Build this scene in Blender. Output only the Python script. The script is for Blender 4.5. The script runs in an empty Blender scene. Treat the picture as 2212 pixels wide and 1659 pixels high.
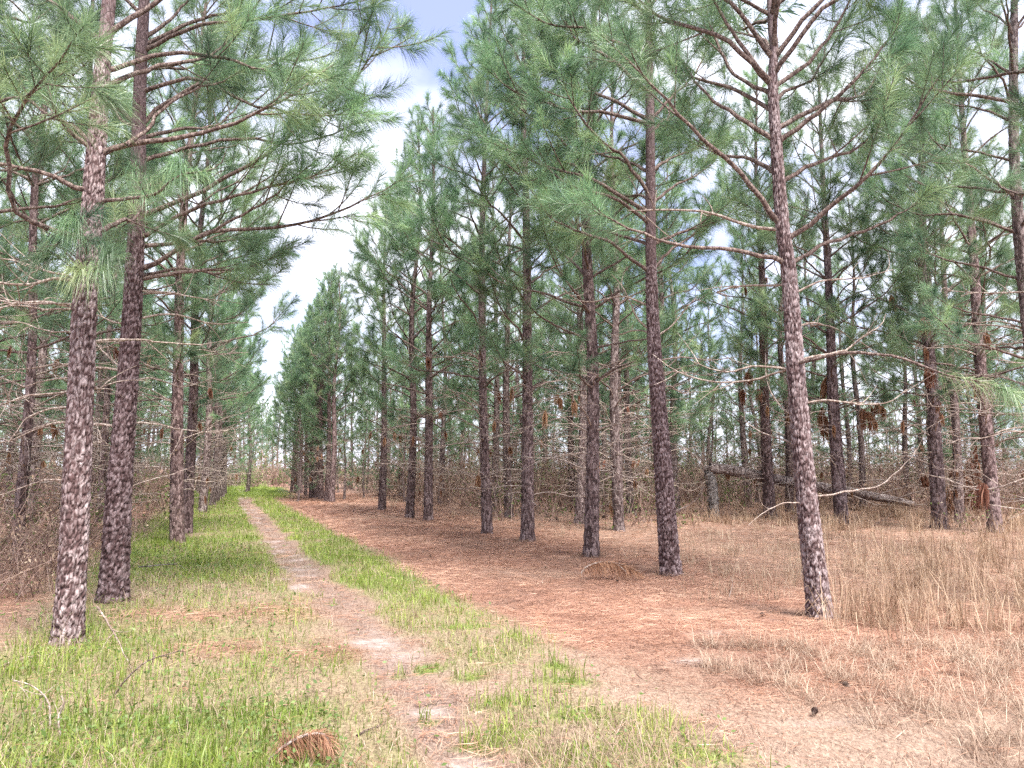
import bpy, math
import numpy as np

rng = np.random.default_rng(11)
scene = bpy.context.scene
C = scene.collection

# ------------------------------------------------------------------ camera
F, HOR, CAMZ = 1640.0, 1010.0, 1.5          # measured on a 2212 x 1659 view of the photo
CX, CY = 1106.0, 829.5
PITCH = math.atan((HOR - CY) / F)
cd = bpy.data.cameras.new('camera')
cd.sensor_width = 36.0
cd.lens = 36.0 * F / 2212.0
cd.clip_start = 0.05
cd.clip_end = 2000.0
cam = bpy.data.objects.new('camera', cd)
cam.location = (0, 0, CAMZ)
cam.rotation_euler = (math.pi / 2 + PITCH, 0, 0)
C.objects.link(cam)
scene.camera = cam

# ------------------------------------------------------------------ sky
SUN_EL, SUN_AZ = math.radians(56), math.radians(150)     # azimuth clockwise from +Y
world = bpy.data.worlds.new('World')
scene.world = world
world.use_nodes = True
nt = world.node_tree
nt.nodes.clear()
def N(tree, kind, **kw):
    n = tree.nodes.new(kind)
    for k, v in kw.items():
        setattr(n, k, v)
    return n
out = N(nt, 'ShaderNodeOutputWorld')
bg = N(nt, 'ShaderNodeBackground')
sky = N(nt, 'ShaderNodeTexSky', sky_type='NISHITA', sun_disc=False)
sky.sun_elevation = SUN_EL
sky.sun_rotation = SUN_AZ
sky.air_density = 1.0
sky.dust_density = 0.6
tc = N(nt, 'ShaderNodeTexCoord')
mp = N(nt, 'ShaderNodeMapping')
mp.inputs['Location'].default_value = (2.28, 1.1, 0.9)
mp.inputs['Scale'].default_value = (1.0, 1.0, 1.8)
no = N(nt, 'ShaderNodeTexNoise')
no.inputs['Scale'].default_value = 1.9
no.inputs['Detail'].default_value = 7.0
no.inputs['Roughness'].default_value = 0.52
rp = N(nt, 'ShaderNodeValToRGB')
rp.color_ramp.elements[0].position = 0.36
rp.color_ramp.elements[0].color = (0.05, 0.05, 0.05, 1)
rp.color_ramp.elements[1].position = 0.52
rp.color_ramp.elements[1].color = (1, 1, 1, 1)
mx = N(nt, 'ShaderNodeMixRGB')
mx.inputs['Color2'].default_value = (4.2, 4.3, 4.9, 1)      # cloud white in the sky's own units
nt.links.new(tc.outputs['Generated'], mp.inputs['Vector'])
nt.links.new(mp.outputs['Vector'], no.inputs['Vector'])
nt.links.new(no.outputs['Fac'], rp.inputs['Fac'])
nt.links.new(rp.outputs['Color'], mx.inputs['Fac'])
thin = N(nt, 'ShaderNodeMixRGB')                            # the gaps hold thin blue-grey cloud before the clear sky
thin.inputs['Fac'].default_value = 0.7
thin.inputs['Color2'].default_value = (1.25, 1.35, 2.7, 1)
nt.links.new(sky.outputs['Color'], thin.inputs['Color1'])
nt.links.new(thin.outputs['Color'], mx.inputs['Color1'])
nt.links.new(mx.outputs['Color'], bg.inputs['Color'])
bg.inputs['Strength'].default_value = 0.1
nt.links.new(bg.outputs['Background'], out.inputs['Surface'])

sd = bpy.data.lights.new('sun', 'SUN')
sd.energy = 3.0
sd.angle = math.radians(26)
sd.color = (1.0, 0.96, 0.9)
sun = bpy.data.objects.new('sun', sd)
sun.rotation_euler = (math.pi / 2 - SUN_EL, 0, math.pi - SUN_AZ)
C.objects.link(sun)

vs = scene.view_settings
vs.view_transform = 'Standard'
vs.look = 'None'
vs.exposure = 2.14
vs.gamma = 1.0
vs.use_curve_mapping = False
scene.cycles.max_bounces = 4
scene.cycles.diffuse_bounces = 3
scene.cycles.use_adaptive_sampling = True
scene.cycles.adaptive_threshold = 0.03
scene.cycles.transparent_max_bounces = 4
scene.cycles.glossy_bounces = 2
scene.cycles.use_denoising = False            # the needles are finer than a pixel; a denoiser smears them

# ------------------------------------------------------------------ helpers
FW = np.array([0, math.cos(PITCH), math.sin(PITCH)])
UP = np.array([0, -math.sin(PITCH), math.cos(PITCH)])
RT = np.array([1.0, 0, 0])
def ray(px, py):
    return (px - CX) / F * RT + (CY - py) / F * UP + FW
def G(px, py):                      # point of the ground seen at a spot of the photo
    d = ray(px, py)
    return np.array([0, 0, CAMZ]) + d * (-CAMZ / d[2])
def at(px, py, Y):                  # point at ground distance Y seen at a spot of the photo
    d = ray(px, py)
    return np.array([0, 0, CAMZ]) + d * (Y / d[1])

def tag(o, label=None, cat=None, group=None, kind=None):
    if label: o['label'] = label
    if cat: o['category'] = cat
    if group: o['group'] = group
    if kind: o['kind'] = kind
    return o
def empty(name, loc=(0, 0, 0), rz=0.0):
    o = bpy.data.objects.new(name, None)
    o.location = loc
    o.rotation_euler = (0, 0, rz)
    o.empty_display_size = 0.2
    C.objects.link(o)
    return o

class Geo:
    def __init__(self):
        self.v, self.f, self.a, self.n = [], [], [], 0
    def add(self, v, f, a=0.5):
        v = np.asarray(v, float).reshape(-1, 3)
        f = np.asarray(f, np.int64)
        if f.shape[1] == 4:
            f = np.concatenate([f[:, [0, 1, 2]], f[:, [0, 2, 3]]])
        self.v.append(v)
        self.f.append(f + self.n)
        self.a.append(np.broadcast_to(np.asarray(a, float), (len(v),)))
        self.n += len(v)
    def mesh(self, name, mat, smooth=True, extra=None):
        v = np.concatenate(self.v); f = np.concatenate(self.f); a = np.concatenate(self.a)
        me = bpy.data.meshes.new(name)
        me.vertices.add(len(v))
        me.vertices.foreach_set('co', v.astype(np.float32).ravel())
        me.loops.add(f.size)
        me.loops.foreach_set('vertex_index', f.astype(np.int32).ravel())
        me.polygons.add(len(f))
        me.polygons.foreach_set('loop_start', np.arange(0, f.size, 3, dtype=np.int32))
        me.polygons.foreach_set('use_smooth', np.full(len(f), smooth))
        at_ = me.attributes.new('tint', 'FLOAT', 'POINT')
        at_.data.foreach_set('value', a.astype(np.float32))
        for k, arr in (extra or {}).items():
            q = me.attributes.new(k, 'FLOAT', 'POINT')
            q.data.foreach_set('value', np.asarray(arr, np.float32))
        me.update(calc_edges=True)
        me.materials.append(mat)
        return me
    def build(self, name, mat, parent=None, smooth=True, extra=None, loc=None):
        o = bpy.data.objects.new(name, self.mesh(name, mat, smooth, extra))
        C.objects.link(o)
        if parent is not None: o.parent = parent
        if loc is not None: o.location = loc
        return o

def nrm(x):
    return x / np.maximum(np.linalg.norm(x, axis=-1, keepdims=True), 1e-9)
def crom(P, n):                     # smooth curve through control points, n samples
    P = np.asarray(P, float)
    if len(P) == 2:
        t = np.linspace(0, 1, n)[:, None]
        return P[0] * (1 - t) + P[1] * t
    Q = np.vstack([2 * P[0] - P[1], P, 2 * P[-1] - P[-2]])
    d = np.r_[0, np.cumsum(np.linalg.norm(np.diff(P, axis=0), axis=1))]
    s = np.linspace(0, d[-1], n)
    i = np.clip(np.searchsorted(d, s, side='right') - 1, 0, len(P) - 2)
    t = ((s - d[i]) / np.maximum(d[i + 1] - d[i], 1e-9))[:, None]
    p0, p1, p2, p3 = Q[i], Q[i + 1], Q[i + 2], Q[i + 3]
    return 0.5 * (2 * p1 + (p2 - p0) * t + (2 * p0 - 5 * p1 + 4 * p2 - p3) * t ** 2 + (3 * p1 - p0 - 3 * p2 + p3) * t ** 3)
def tubes(P, R, k):                 # many tubes at once: P (m,n,3), R (m,n)
    P = np.asarray(P, float); R = np.asarray(R, float)
    m, n = P.shape[:2]
    T = nrm(np.gradient(P, axis=1))
    mean = nrm(P[:, -1] - P[:, 0])
    ref = np.where(np.abs(mean[:, 2:3]) > 0.85, np.array([[1.0, 0, 0]]), np.array([[0, 0, 1.0]]))[:, None, :]
    A = nrm(np.cross(T, np.broadcast_to(ref, T.shape)))
    B = np.cross(T, A)
    th = np.arange(k) * 2 * math.pi / k
    V = P[:, :, None] + R[:, :, None, None] * (np.cos(th)[:, None] * A[:, :, None] + np.sin(th)[:, None] * B[:, :, None])
    idx = np.arange(m * n * k).reshape(m, n, k)
    a = idx[:, :-1]; b = np.roll(a, -1, 2); d = idx[:, 1:]; c = np.roll(d, -1, 2)
    return V.reshape(-1, 3), np.stack([a, b, c, d], -1).reshape(-1, 4)

LAT = np.random.default_rng(3).random((256, 256))
def vnoise(x, y):
    xi = np.floor(x).astype(int); yi = np.floor(y).astype(int)
    fx = x - xi; fy = y - yi
    fx = fx * fx * (3 - 2 * fx); fy = fy * fy * (3 - 2 * fy)
    g = lambda i, j: LAT[(xi + i) % 256, (yi + j) % 256]
    return (g(0, 0) * (1 - fx) + g(1, 0) * fx) * (1 - fy) + (g(0, 1) * (1 - fx) + g(1, 1) * fx) * fy
def fbm(x, y, o=4):
    s = 0; a = 0.5
    for i in range(o):
        s = s + a * vnoise(x * 2 ** i + 17.3 * i, y * 2 ** i + 9.1 * i); a *= 0.5
    return s / (1 - 0.5 ** o)
def sstep(a, b, x):
    t = np.clip((x - a) / (b - a), 0, 1)
    return t * t * (3 - 2 * t)

# ------------------------------------------------------------------ materials
def new_mat(name):
    m = bpy.data.materials.new(name)
    m.use_nodes = True
    m.node_tree.nodes.clear()
    return m, m.node_tree
def ramp(t, stops, fac=None):
    r = N(t, 'ShaderNodeValToRGB')
    el = r.color_ramp.elements
    while len(el) < len(stops): el.new(0.5)
    for e, (p, c) in zip(el, stops):
        e.position = p; e.color = (*c, 1)
    if fac is not None: t.links.new(fac, r.inputs['Fac'])
    return r
def attr(t, name):
    return N(t, 'ShaderNodeAttribute', attribute_name=name).outputs['Fac']
def math_n(t, op, a, b=0.0):
    n = N(t, 'ShaderNodeMath', operation=op)
    for i, x in enumerate((a, b)):
        if isinstance(x, (int, float)): n.inputs[i].default_value = x
        else: t.links.new(x, n.inputs[i])
    return n.outputs[0]
def mix_c(t, fac, a, b, blend='MIX'):
    n = N(t, 'ShaderNodeMixRGB', blend_type=blend)
    for key, x in (('Fac', fac), ('Color1', a), ('Color2', b)):
        if isinstance(x, (int, float)): n.inputs[key].default_value = x
        elif isinstance(x, tuple): n.inputs[key].default_value = (*x, 1)
        else: t.links.new(x, n.inputs[key])
    return n.outputs[0]
def leaf_mat(name, stops, trans=0.3, rough=0.45, spec=0.4, vary=0.25):
    m, t = new_mat(name)
    o = N(t, 'ShaderNodeOutputMaterial')
    c = ramp(t, stops, attr(t, 'tint')).outputs['Color']
    oi = N(t, 'ShaderNodeObjectInfo')
    hs = N(t, 'ShaderNodeHueSaturation')
    t.links.new(math_n(t, 'ADD', math_n(t, 'MULTIPLY', oi.outputs['Random'], vary), 1 - vary / 2), hs.inputs['Value'])
    t.links.new(math_n(t, 'ADD', math_n(t, 'MULTIPLY', oi.outputs['Random'], 0.03), 0.485), hs.inputs['Hue'])
    t.links.new(c, hs.inputs['Color'])
    p = N(t, 'ShaderNodeBsdfPrincipled')
    p.inputs['Roughness'].default_value = rough
    p.inputs['Specular IOR Level'].default_value = spec
    t.links.new(hs.outputs['Color'], p.inputs['Base Color'])
    tr = N(t, 'ShaderNodeBsdfTranslucent')
    t.links.new(hs.outputs['Color'], tr.inputs['Color'])
    ms = N(t, 'ShaderNodeMixShader')
    ms.inputs[0].default_value = trans
    t.links.new(p.outputs[0], ms.inputs[1]); t.links.new(tr.outputs[0], ms.inputs[2])
    t.links.new(ms.outputs[0], o.inputs['Surface'])
    return m
def bark_mat(name, dark, mid, light, scale=1.0, attr_mix=0.0, bump=0.6, fleck=0.34, cellw=0.5):
    m, t = new_mat(name)
    o = N(t, 'ShaderNodeOutputMaterial')
    tcn = N(t, 'ShaderNodeTexCoord')
    mpn = N(t, 'ShaderNodeMapping')
    mpn.inputs['Scale'].default_value = (scale, scale, scale * 0.45)
    t.links.new(tcn.outputs['Object'], mpn.inputs['Vector'])
    warp = N(t, 'ShaderNodeTexNoise'); warp.inputs['Scale'].default_value = 9
    t.links.new(mpn.outputs[0], warp.inputs['Vector'])
    wv = mix_c(t, 0.05, mpn.outputs[0], warp.outputs['Color'], 'ADD')
    vo = N(t, 'ShaderNodeTexVoronoi', feature='F1'); vo.inputs['Scale'].default_value = 24
    ve = N(t, 'ShaderNodeTexVoronoi', feature='DISTANCE_TO_EDGE'); ve.inputs['Scale'].default_value = 24
    t.links.new(wv, vo.inputs['Vector']); t.links.new(wv, ve.inputs['Vector'])
    no1 = N(t, 'ShaderNodeTexNoise'); no1.inputs['Scale'].default_value = 38; no1.inputs['Detail'].default_value = 6
    t.links.new(mpn.outputs[0], no1.inputs['Vector'])
    no2 = N(t, 'ShaderNodeTexNoise'); no2.inputs['Scale'].default_value = 5; no2.inputs['Detail'].default_value = 3
    t.links.new(mpn.outputs[0], no2.inputs['Vector'])
    sep = N(t, 'ShaderNodeSeparateColor'); t.links.new(vo.outputs['Color'], sep.inputs[0])
    cell = sep.outputs[0]
    if attr_mix:
        cell = math_n(t, 'ADD', math_n(t, 'MULTIPLY', cell, 1 - attr_mix), math_n(t, 'MULTIPLY', attr(t, 'tint'), attr_mix))
    vf = N(t, 'ShaderNodeTexVoronoi', feature='F1'); vf.inputs['Scale'].default_value = 62
    t.links.new(wv, vf.inputs['Vector'])
    sepf = N(t, 'ShaderNodeSeparateColor'); t.links.new(vf.outputs['Color'], sepf.inputs[0])
    f = math_n(t, 'ADD', math_n(t, 'MULTIPLY', cell, cellw), math_n(t, 'MULTIPLY', no1.outputs['Fac'], 0.40))
    f = math_n(t, 'ADD', f, math_n(t, 'MULTIPLY', no2.outputs['Fac'], 0.30))
    f = math_n(t, 'ADD', f, math_n(t, 'MULTIPLY', math_n(t, 'SUBTRACT', sepf.outputs[0], 0.5), fleck))
    f = math_n(t, 'ADD', f, 0.17)
    f = math_n(t, 'MULTIPLY', f, 0.82)
    c = ramp(t, [(0.36, dark), (0.56, mid), (0.66, tuple(0.65 * m_ + 0.35 * l_ for m_, l_ in zip(mid, light))), (0.90, light)], f).outputs['Color']
    edge = ramp(t, [(0.0, (0, 0, 0)), (0.12, (1, 1, 1))], ve.outputs['Distance']).outputs['Color']
    c = mix_c(t, math_n(t, 'ADD', math_n(t, 'MULTIPLY', edge, 0.5), 0.5), dark, c)
    oi = N(t, 'ShaderNodeObjectInfo')
    c = mix_c(t, 1.0, c, oi.outputs['Color'], 'MULTIPLY')
    p = N(t, 'ShaderNodeBsdfPrincipled')
    p.inputs['Roughness'].default_value = 0.85
    p.inputs['Specular IOR Level'].default_value = 0.25
    t.links.new(c, p.inputs['Base Color'])
    hgt = math_n(t, 'ADD', math_n(t, 'MULTIPLY', edge, 0.6), math_n(t, 'MULTIPLY', f, 0.8))
    bp = N(t, 'ShaderNodeBump'); bp.inputs['Strength'].default_value = bump; bp.inputs['Distance'].default_value = 0.012
    t.links.new(hgt, bp.inputs['Height']); t.links.new(bp.outputs[0], p.inputs['Normal'])
    t.links.new(p.outputs[0], o.inputs['Surface'])
    return m

M = {}
M['bark'] = bark_mat('pine_bark', (0.027, 0.018, 0.017), (0.10, 0.067, 0.064), (0.30, 0.25, 0.24))
M['bark_near'] = bark_mat('pine_bark_near', (0.020, 0.012, 0.012), (0.088, 0.054, 0.053), (0.33, 0.28, 0.28), 1.0, 1.0, 0.6, 0.14, 0.8)
M['limb'] = bark_mat('pine_limb_bark', (0.035, 0.022, 0.02), (0.11, 0.07, 0.06), (0.27, 0.21, 0.185), 2.2, 0.0, 0.6)
M['dead_wood'] = bark_mat('dead_branch_wood', (0.10, 0.07, 0.058), (0.26, 0.19, 0.16), (0.50, 0.43, 0.38), 2.0, 0.0, 0.4)
M['grey_wood'] = bark_mat('weathered_stump_wood', (0.04, 0.033, 0.03), (0.13, 0.112, 0.107), (0.34, 0.31, 0.295), 1.2, 0.0, 0.7)
M['log_bark'] = bark_mat('fallen_log_bark', (0.036, 0.025, 0.023), (0.15, 0.105, 0.096), (0.44, 0.375, 0.35), 1.2, 0.0, 0.8)
M['needle'] = leaf_mat('pine_needles', [(0.0, (0.05, 0.10, 0.058)), (0.45, (0.155, 0.26, 0.145)), (0.8, (0.26, 0.39, 0.19)), (1.0, (0.37, 0.48, 0.24))], 0.42, 0.36, 0.6)
M['dead_needle'] = leaf_mat('dead_pine_needles', [(0, (0.13, 0.06, 0.04)), (0.5, (0.30, 0.15, 0.09)), (1, (0.48, 0.29, 0.19))], 0.35, 0.6, 0.3)
M['straw'] = leaf_mat('pine_straw', [(0, (0.11, 0.054, 0.04)), (0.5, (0.30, 0.15, 0.10)), (1, (0.54, 0.34, 0.25))], 0.15, 0.55, 0.35)
M['grass'] = leaf_mat('green_grass', [(0, (0.08, 0.13, 0.02)), (0.5, (0.20, 0.28, 0.045)), (1, (0.40, 0.45, 0.12))], 0.4, 0.45, 0.4)
M['dry'] = leaf_mat('dry_grass', [(0, (0.14, 0.088, 0.064)), (0.5, (0.31, 0.215, 0.155)), (1, (0.54, 0.43, 0.33))], 0.3, 0.6, 0.3)
M['golden'] = leaf_mat('golden_dead_grass', [(0, (0.17, 0.10, 0.06)), (0.5, (0.38, 0.265, 0.17)), (1, (0.62, 0.49, 0.35))], 0.35, 0.6, 0.3)
M['twig'] = leaf_mat('dry_twigs', [(0, (0.09, 0.058, 0.046)), (0.5, (0.25, 0.17, 0.135)), (1, (0.48, 0.38, 0.32))], 0.0, 0.8, 0.2)
M['weed'] = leaf_mat('low_green_leaves', [(0, (0.05, 0.09, 0.02)), (0.5, (0.12, 0.19, 0.05)), (1, (0.24, 0.30, 0.11))], 0.35, 0.5, 0.35)
M['cone'] = leaf_mat('pine_cone_scales', [(0, (0.03, 0.02, 0.018)), (1, (0.13, 0.085, 0.065))], 0.0, 0.7, 0.3)
M['bud'] = leaf_mat('pale_buds', [(0, (0.4, 0.28, 0.16)), (1, (0.6, 0.5, 0.36))], 0.1, 0.6, 0.3)

# ------------------------------------------------------------------ the lie of the land
pp = [(1110, 1800), (1020, 1659), (930, 1530), (840, 1400), (760, 1322), (700, 1270), (650, 1222), (610, 1180), (576, 1140), (551, 1107), (531, 1085)]
pw = [G(*q)[:2] for q in pp] + [np.array([-16.4, 47.0]), np.array([-22.5, 66.0]), np.array([-34, 102.0]), np.array([-52, 156.0]), np.array([-120, 360.0])]
pw = np.array([np.array([0.6, -6.0])] + pw)
def pathx(Y):
    return np.interp(Y, pw[:, 1], pw[:, 0])
def uof(X, Y):
    return X - pathx(Y)
BASES = [G(*q)[:2] for q in ((1775, 1337), (145, 1392), (243, 1300), (1450, 1246), (1278, 1207), (1140, 1172), (1053, 1156))]
def hgt(X, Y):
    X = np.asarray(X, float); Y = np.asarray(Y, float)
    u = uof(X, Y)
    z = 0.07 * (fbm(X * 0.5 + 40, Y * 0.5 + 40, 3) - 0.5) + 0.03 * (fbm(X * 2.3, Y * 2.3, 2) - 0.5)
    z = z - 0.035 * np.exp(-(u / 0.3) ** 2) - 0.02 * np.exp(-((u - 1.9) / 0.4) ** 2) + 0.03 * np.exp(-((u - 0.9) / 0.5) ** 2)
    for bx, by in BASES:                                        # litter heaped round the nearest trunks
        z = z + 0.05 * np.exp(-((X - bx) ** 2 + (Y - by) ** 2) / 0.06)
    return z
def blob(X, Y, px, py, rx, ry=None):           # soft patch of ground at a spot of the photo, metres
    c = G(px, py)
    ry = ry or rx
    w = 0.7 + 0.6 * fbm(X * 3 + px, Y * 3 + py, 3)
    return np.exp(-(((X - c[0]) / rx) ** 2 + ((Y - c[1]) / ry) ** 2) * w ** 2)
def zones(X, Y):
    u = uof(X, Y)
    n1 = fbm(X * 1.1 + 5, Y * 1.1 + 3, 4) - 0.5
    n2 = fbm(X * 3.7 + 15, Y * 3.7 + 9, 3) - 0.5
    n3 = fbm(X * 0.45 + 25, Y * 0.45 + 19, 3) - 0.5
    uu = u + 0.5 * n1 + 0.15 * n2
    rut = sstep(0.40, 0.10, np.abs(u + 0.45 * n2 + 0.3 * n1)) * np.clip(0.85 + 1.6 * n2, 0.35, 1)
    verge = sstep(-3.6, -2.6, uu) * sstep(-0.2, -0.45, uu)
    far = sstep(8, 14, Y)
    med = sstep(0.2, 0.45, uu) * sstep(1.75, 1.15, uu)
    # sand shows on the wheel track
    sand = rut * sstep(0.02, 0.13, n2 + 0.12 * far + 0.5 * n1 - 0.19)
    for q in ((830, 1405, .3, .28), (800, 1385, .2, .2), (925, 1535, .10, .10), (655, 1222, .2, .35), (640, 1207, .2, .4), (1500, 1425, .16, .09), (1010, 1640, .1, .07),
              (1540, 1370, .2, .06), (1750, 1550, .3, .06)):
        sand = np.maximum(sand, 1.1 * blob(X, Y, *q) * sstep(-0.15, 0.1, n2))
    sand = np.clip(sand, 0, 1)
    # green
    green = verge * np.clip(0.36 + 1.7 * n3 + 0.9 * n1 + 0.6 * far, 0, 1)
    green = np.maximum(green, verge * sstep(5.3, 4.4, Y) * sstep(-0.5, -0.9, uu) * np.clip(0.9 + 1.5 * n1, 0, 1))
    green = np.maximum(green, med * np.clip(0.22 + 1.8 * n1 + 0.75 * sstep(7, 11, Y), 0, 1))
    for q in ((500, 1205, .8, 1.1), (440, 1215, .6, 1.0), (560, 1230, .5, .7), (800, 1205, .3, .5), (330, 1560, .9, .3), (600, 1540, .5, .3)):
        green = np.maximum(green, blob(X, Y, *q))
    for q in ((1107, 1383, .13, .1), (927, 1443, .15, .12), (1017, 1466, .14, .1), (1090, 1529, .2, .13), (1107, 1590, .2, .12), (1204, 1449, .12, .1),
              (1225, 1485, .2, .12), (1370, 1626, .2, .12), (1230, 1639, .22, .12), (1050, 1606, .2, .1), (1250, 1560, .25, .15), (720, 1300, .1, .1), (687, 1286, .08, .08),
              (860, 1451, .07, .06), (920, 1554, .06, .06), (1500, 1640, .2, .1), (1000, 1360, .3, .2)):
        green = np.maximum(green, 1.15 * blob(X, Y, *q))
    green = green * (1 - 0.92 * rut * (1 - sstep(.5, .8, green)))
    glade = np.maximum(sstep(36, 42, Y) * sstep(64, 56, Y) * sstep(3.4, 2.0, np.abs(u + 0.2)), 0)
    green = np.clip(np.maximum(green, glade), 0, 1)
    for q in ((420, 1330, .5, .35), (480, 1400, .45, .3), (330, 1320, .4, .4)):
        green = green * (1 - 0.75 * blob(X, Y, *q))
    # rusty pine straw
    straw = sstep(1.2, 1.9, uu) * np.clip(0.95 + 1.2 * n1, 0, 1) * sstep(4.6, 6.2, Y + 1.2 * n1 + 0.12 * u)
    straw = straw * (1 - 0.6 * sstep(0.02, 0.25, n3) * sstep(2.0, 3.0, u) * sstep(5.0, 4.0, u))
    straw = straw * (1 - 0.55 * sstep(5.2, 7.5, u + 2 * n1))
    for q in ((420, 1330, .5, .4), (480, 1400, .5, .3), (330, 1320, .4, .4), (720, 1410, .35, .4), (600, 1320, .5, .5), (1250, 1330, .8, .5), (930, 1230, .4, .4)):
        straw = np.maximum(straw, 0.85 * blob(X, Y, *q))
    straw = np.maximum(straw * (1 - 0.8 * rut), 0.38 * rut * (1 - sand) * np.clip(1 + 3 * n1, 0, 1.6))
    straw = np.maximum(straw, 0.7 * sstep(-3.0, -4.0, uu))
    straw = np.clip(straw * (1 - sand) * (1 - 0.75 * green), 0, 1)
    dry = np.clip(1 - straw * 0.85 - sand - 0.6 * green, 0, 1) * np.clip(0.75 + 1.3 * n1, 0.15, 1)
    return dict(u=u, sand=sand, green=green, straw=straw, dry=dry, rut=rut, n1=n1, n2=n2, n3=n3)

# ground sheet: a grid that follows the track, fine near it and reaching past the last trees
us = np.sinh(np.linspace(-5.6, 5.6, 150)) / np.sinh(5.6) * 520
us = np.unique(np.concatenate([us, np.linspace(-6, 7, 130)]))
ys = np.concatenate([np.linspace(-8, 2.5, 16), 2.5 + (np.exp(np.linspace(0, 1, 240) * 3.6) - 1) / (math.exp(3.6) - 1) * 110, np.linspace(120, 900, 20)])
UU, YY = np.meshgrid(us, ys)
XX = pathx(YY) + UU
g = Geo()
nx, ny = len(us), len(ys)
ix = np.arange(nx * ny).reshape(ny, nx)
q = np.stack([ix[:-1, :-1], ix[:-1, 1:], ix[1:, 1:], ix[1:, :-1]], -1).reshape(-1, 4)
g.add(np.stack([XX, YY, hgt(XX, YY)], -1).reshape(-1, 3), q)
Z = zones(XX.ravel(), YY.ravel())
m, t = new_mat('forest_floor')
o_ = N(t, 'ShaderNodeOutputMaterial')
p_ = N(t, 'ShaderNodeBsdfPrincipled')
p_.inputs['Roughness'].default_value = 0.95
p_.inputs['Specular IOR Level'].default_value = 0.15
tcn = N(t, 'ShaderNodeTexCoord')
def gnoise(s, d=5, st=(1, 1, 1)):
    mm = N(t, 'ShaderNodeMapping'); mm.inputs['Scale'].default_value = st
    t.links.new(tcn.outputs['Object'], mm.inputs['Vector'])
    n = N(t, 'ShaderNodeTexNoise'); n.inputs['Scale'].default_value = s; n.inputs['Detail'].default_value = d; n.inputs['Roughness'].default_value = 0.65
    t.links.new(mm.outputs[0], n.inputs['Vector'])
    return n.outputs['Fac']
nf, nm = gnoise(60, 6, (1, 0.5, 1)), gnoise(14, 5)
lit = ramp(t, [(0.3, (0.12, 0.075, 0.055)), (0.5, (0.22, 0.15, 0.11)), (0.72, (0.36, 0.27, 0.20))], nf).outputs['Color']
stc = ramp(t, [(0.3, (0.11, 0.054, 0.04)), (0.5, (0.25, 0.132, 0.096)), (0.72, (0.43, 0.28, 0.22))], nf).outputs['Color']
drc = ramp(t, [(0.3, (0.13, 0.085, 0.066)), (0.5, (0.235, 0.165, 0.128)), (0.72, (0.37, 0.28, 0.225))], nf).outputs['Color']
grc = ramp(t, [(0.3, (0.05, 0.075, 0.02)), (0.5, (0.12, 0.16, 0.035)), (0.72, (0.24, 0.27, 0.08))], nf).outputs['Color']
sac = ramp(t, [(0.3, (0.20, 0.15, 0.135)), (0.5, (0.31, 0.25, 0.23)), (0.7, (0.43, 0.37, 0.35))], nm).outputs['Color']
c = mix_c(t, attr(t, 'dry'), lit, drc)
c = mix_c(t, attr(t, 'straw'), c, stc)
c = mix_c(t, attr(t, 'rut'), c, ramp(t, [(0.3, (0.11, 0.075, 0.06)), (0.5, (0.19, 0.135, 0.112)), (0.72, (0.30, 0.225, 0.19))], nf).outputs['Color'])
c = mix_c(t, attr(t, 'green'), c, grc)
sf = math_n(t, 'MULTIPLY', attr(t, 'sand'), ramp(t, [(0.34, (0, 0, 0)), (0.5, (1, 1, 1))], gnoise(9, 6, (1, 2.0, 1))).outputs['Color'])
c = mix_c(t, sf, c, sac)
t.links.new(c, p_.inputs['Base Color'])
bp = N(t, 'ShaderNodeBump'); bp.inputs['Strength'].default_value = 0.5; bp.inputs['Distance'].default_value = 0.02
t.links.new(nf, bp.inputs['Height']); t.links.new(bp.outputs[0], p_.inputs['Normal'])
t.links.new(p_.outputs[0], o_.inputs['Surface'])
ground = g.build('ground', m, extra={k: Z[k] for k in ('sand', 'green', 'straw', 'dry', 'rut')})
tag(ground, kind='structure')

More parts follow.
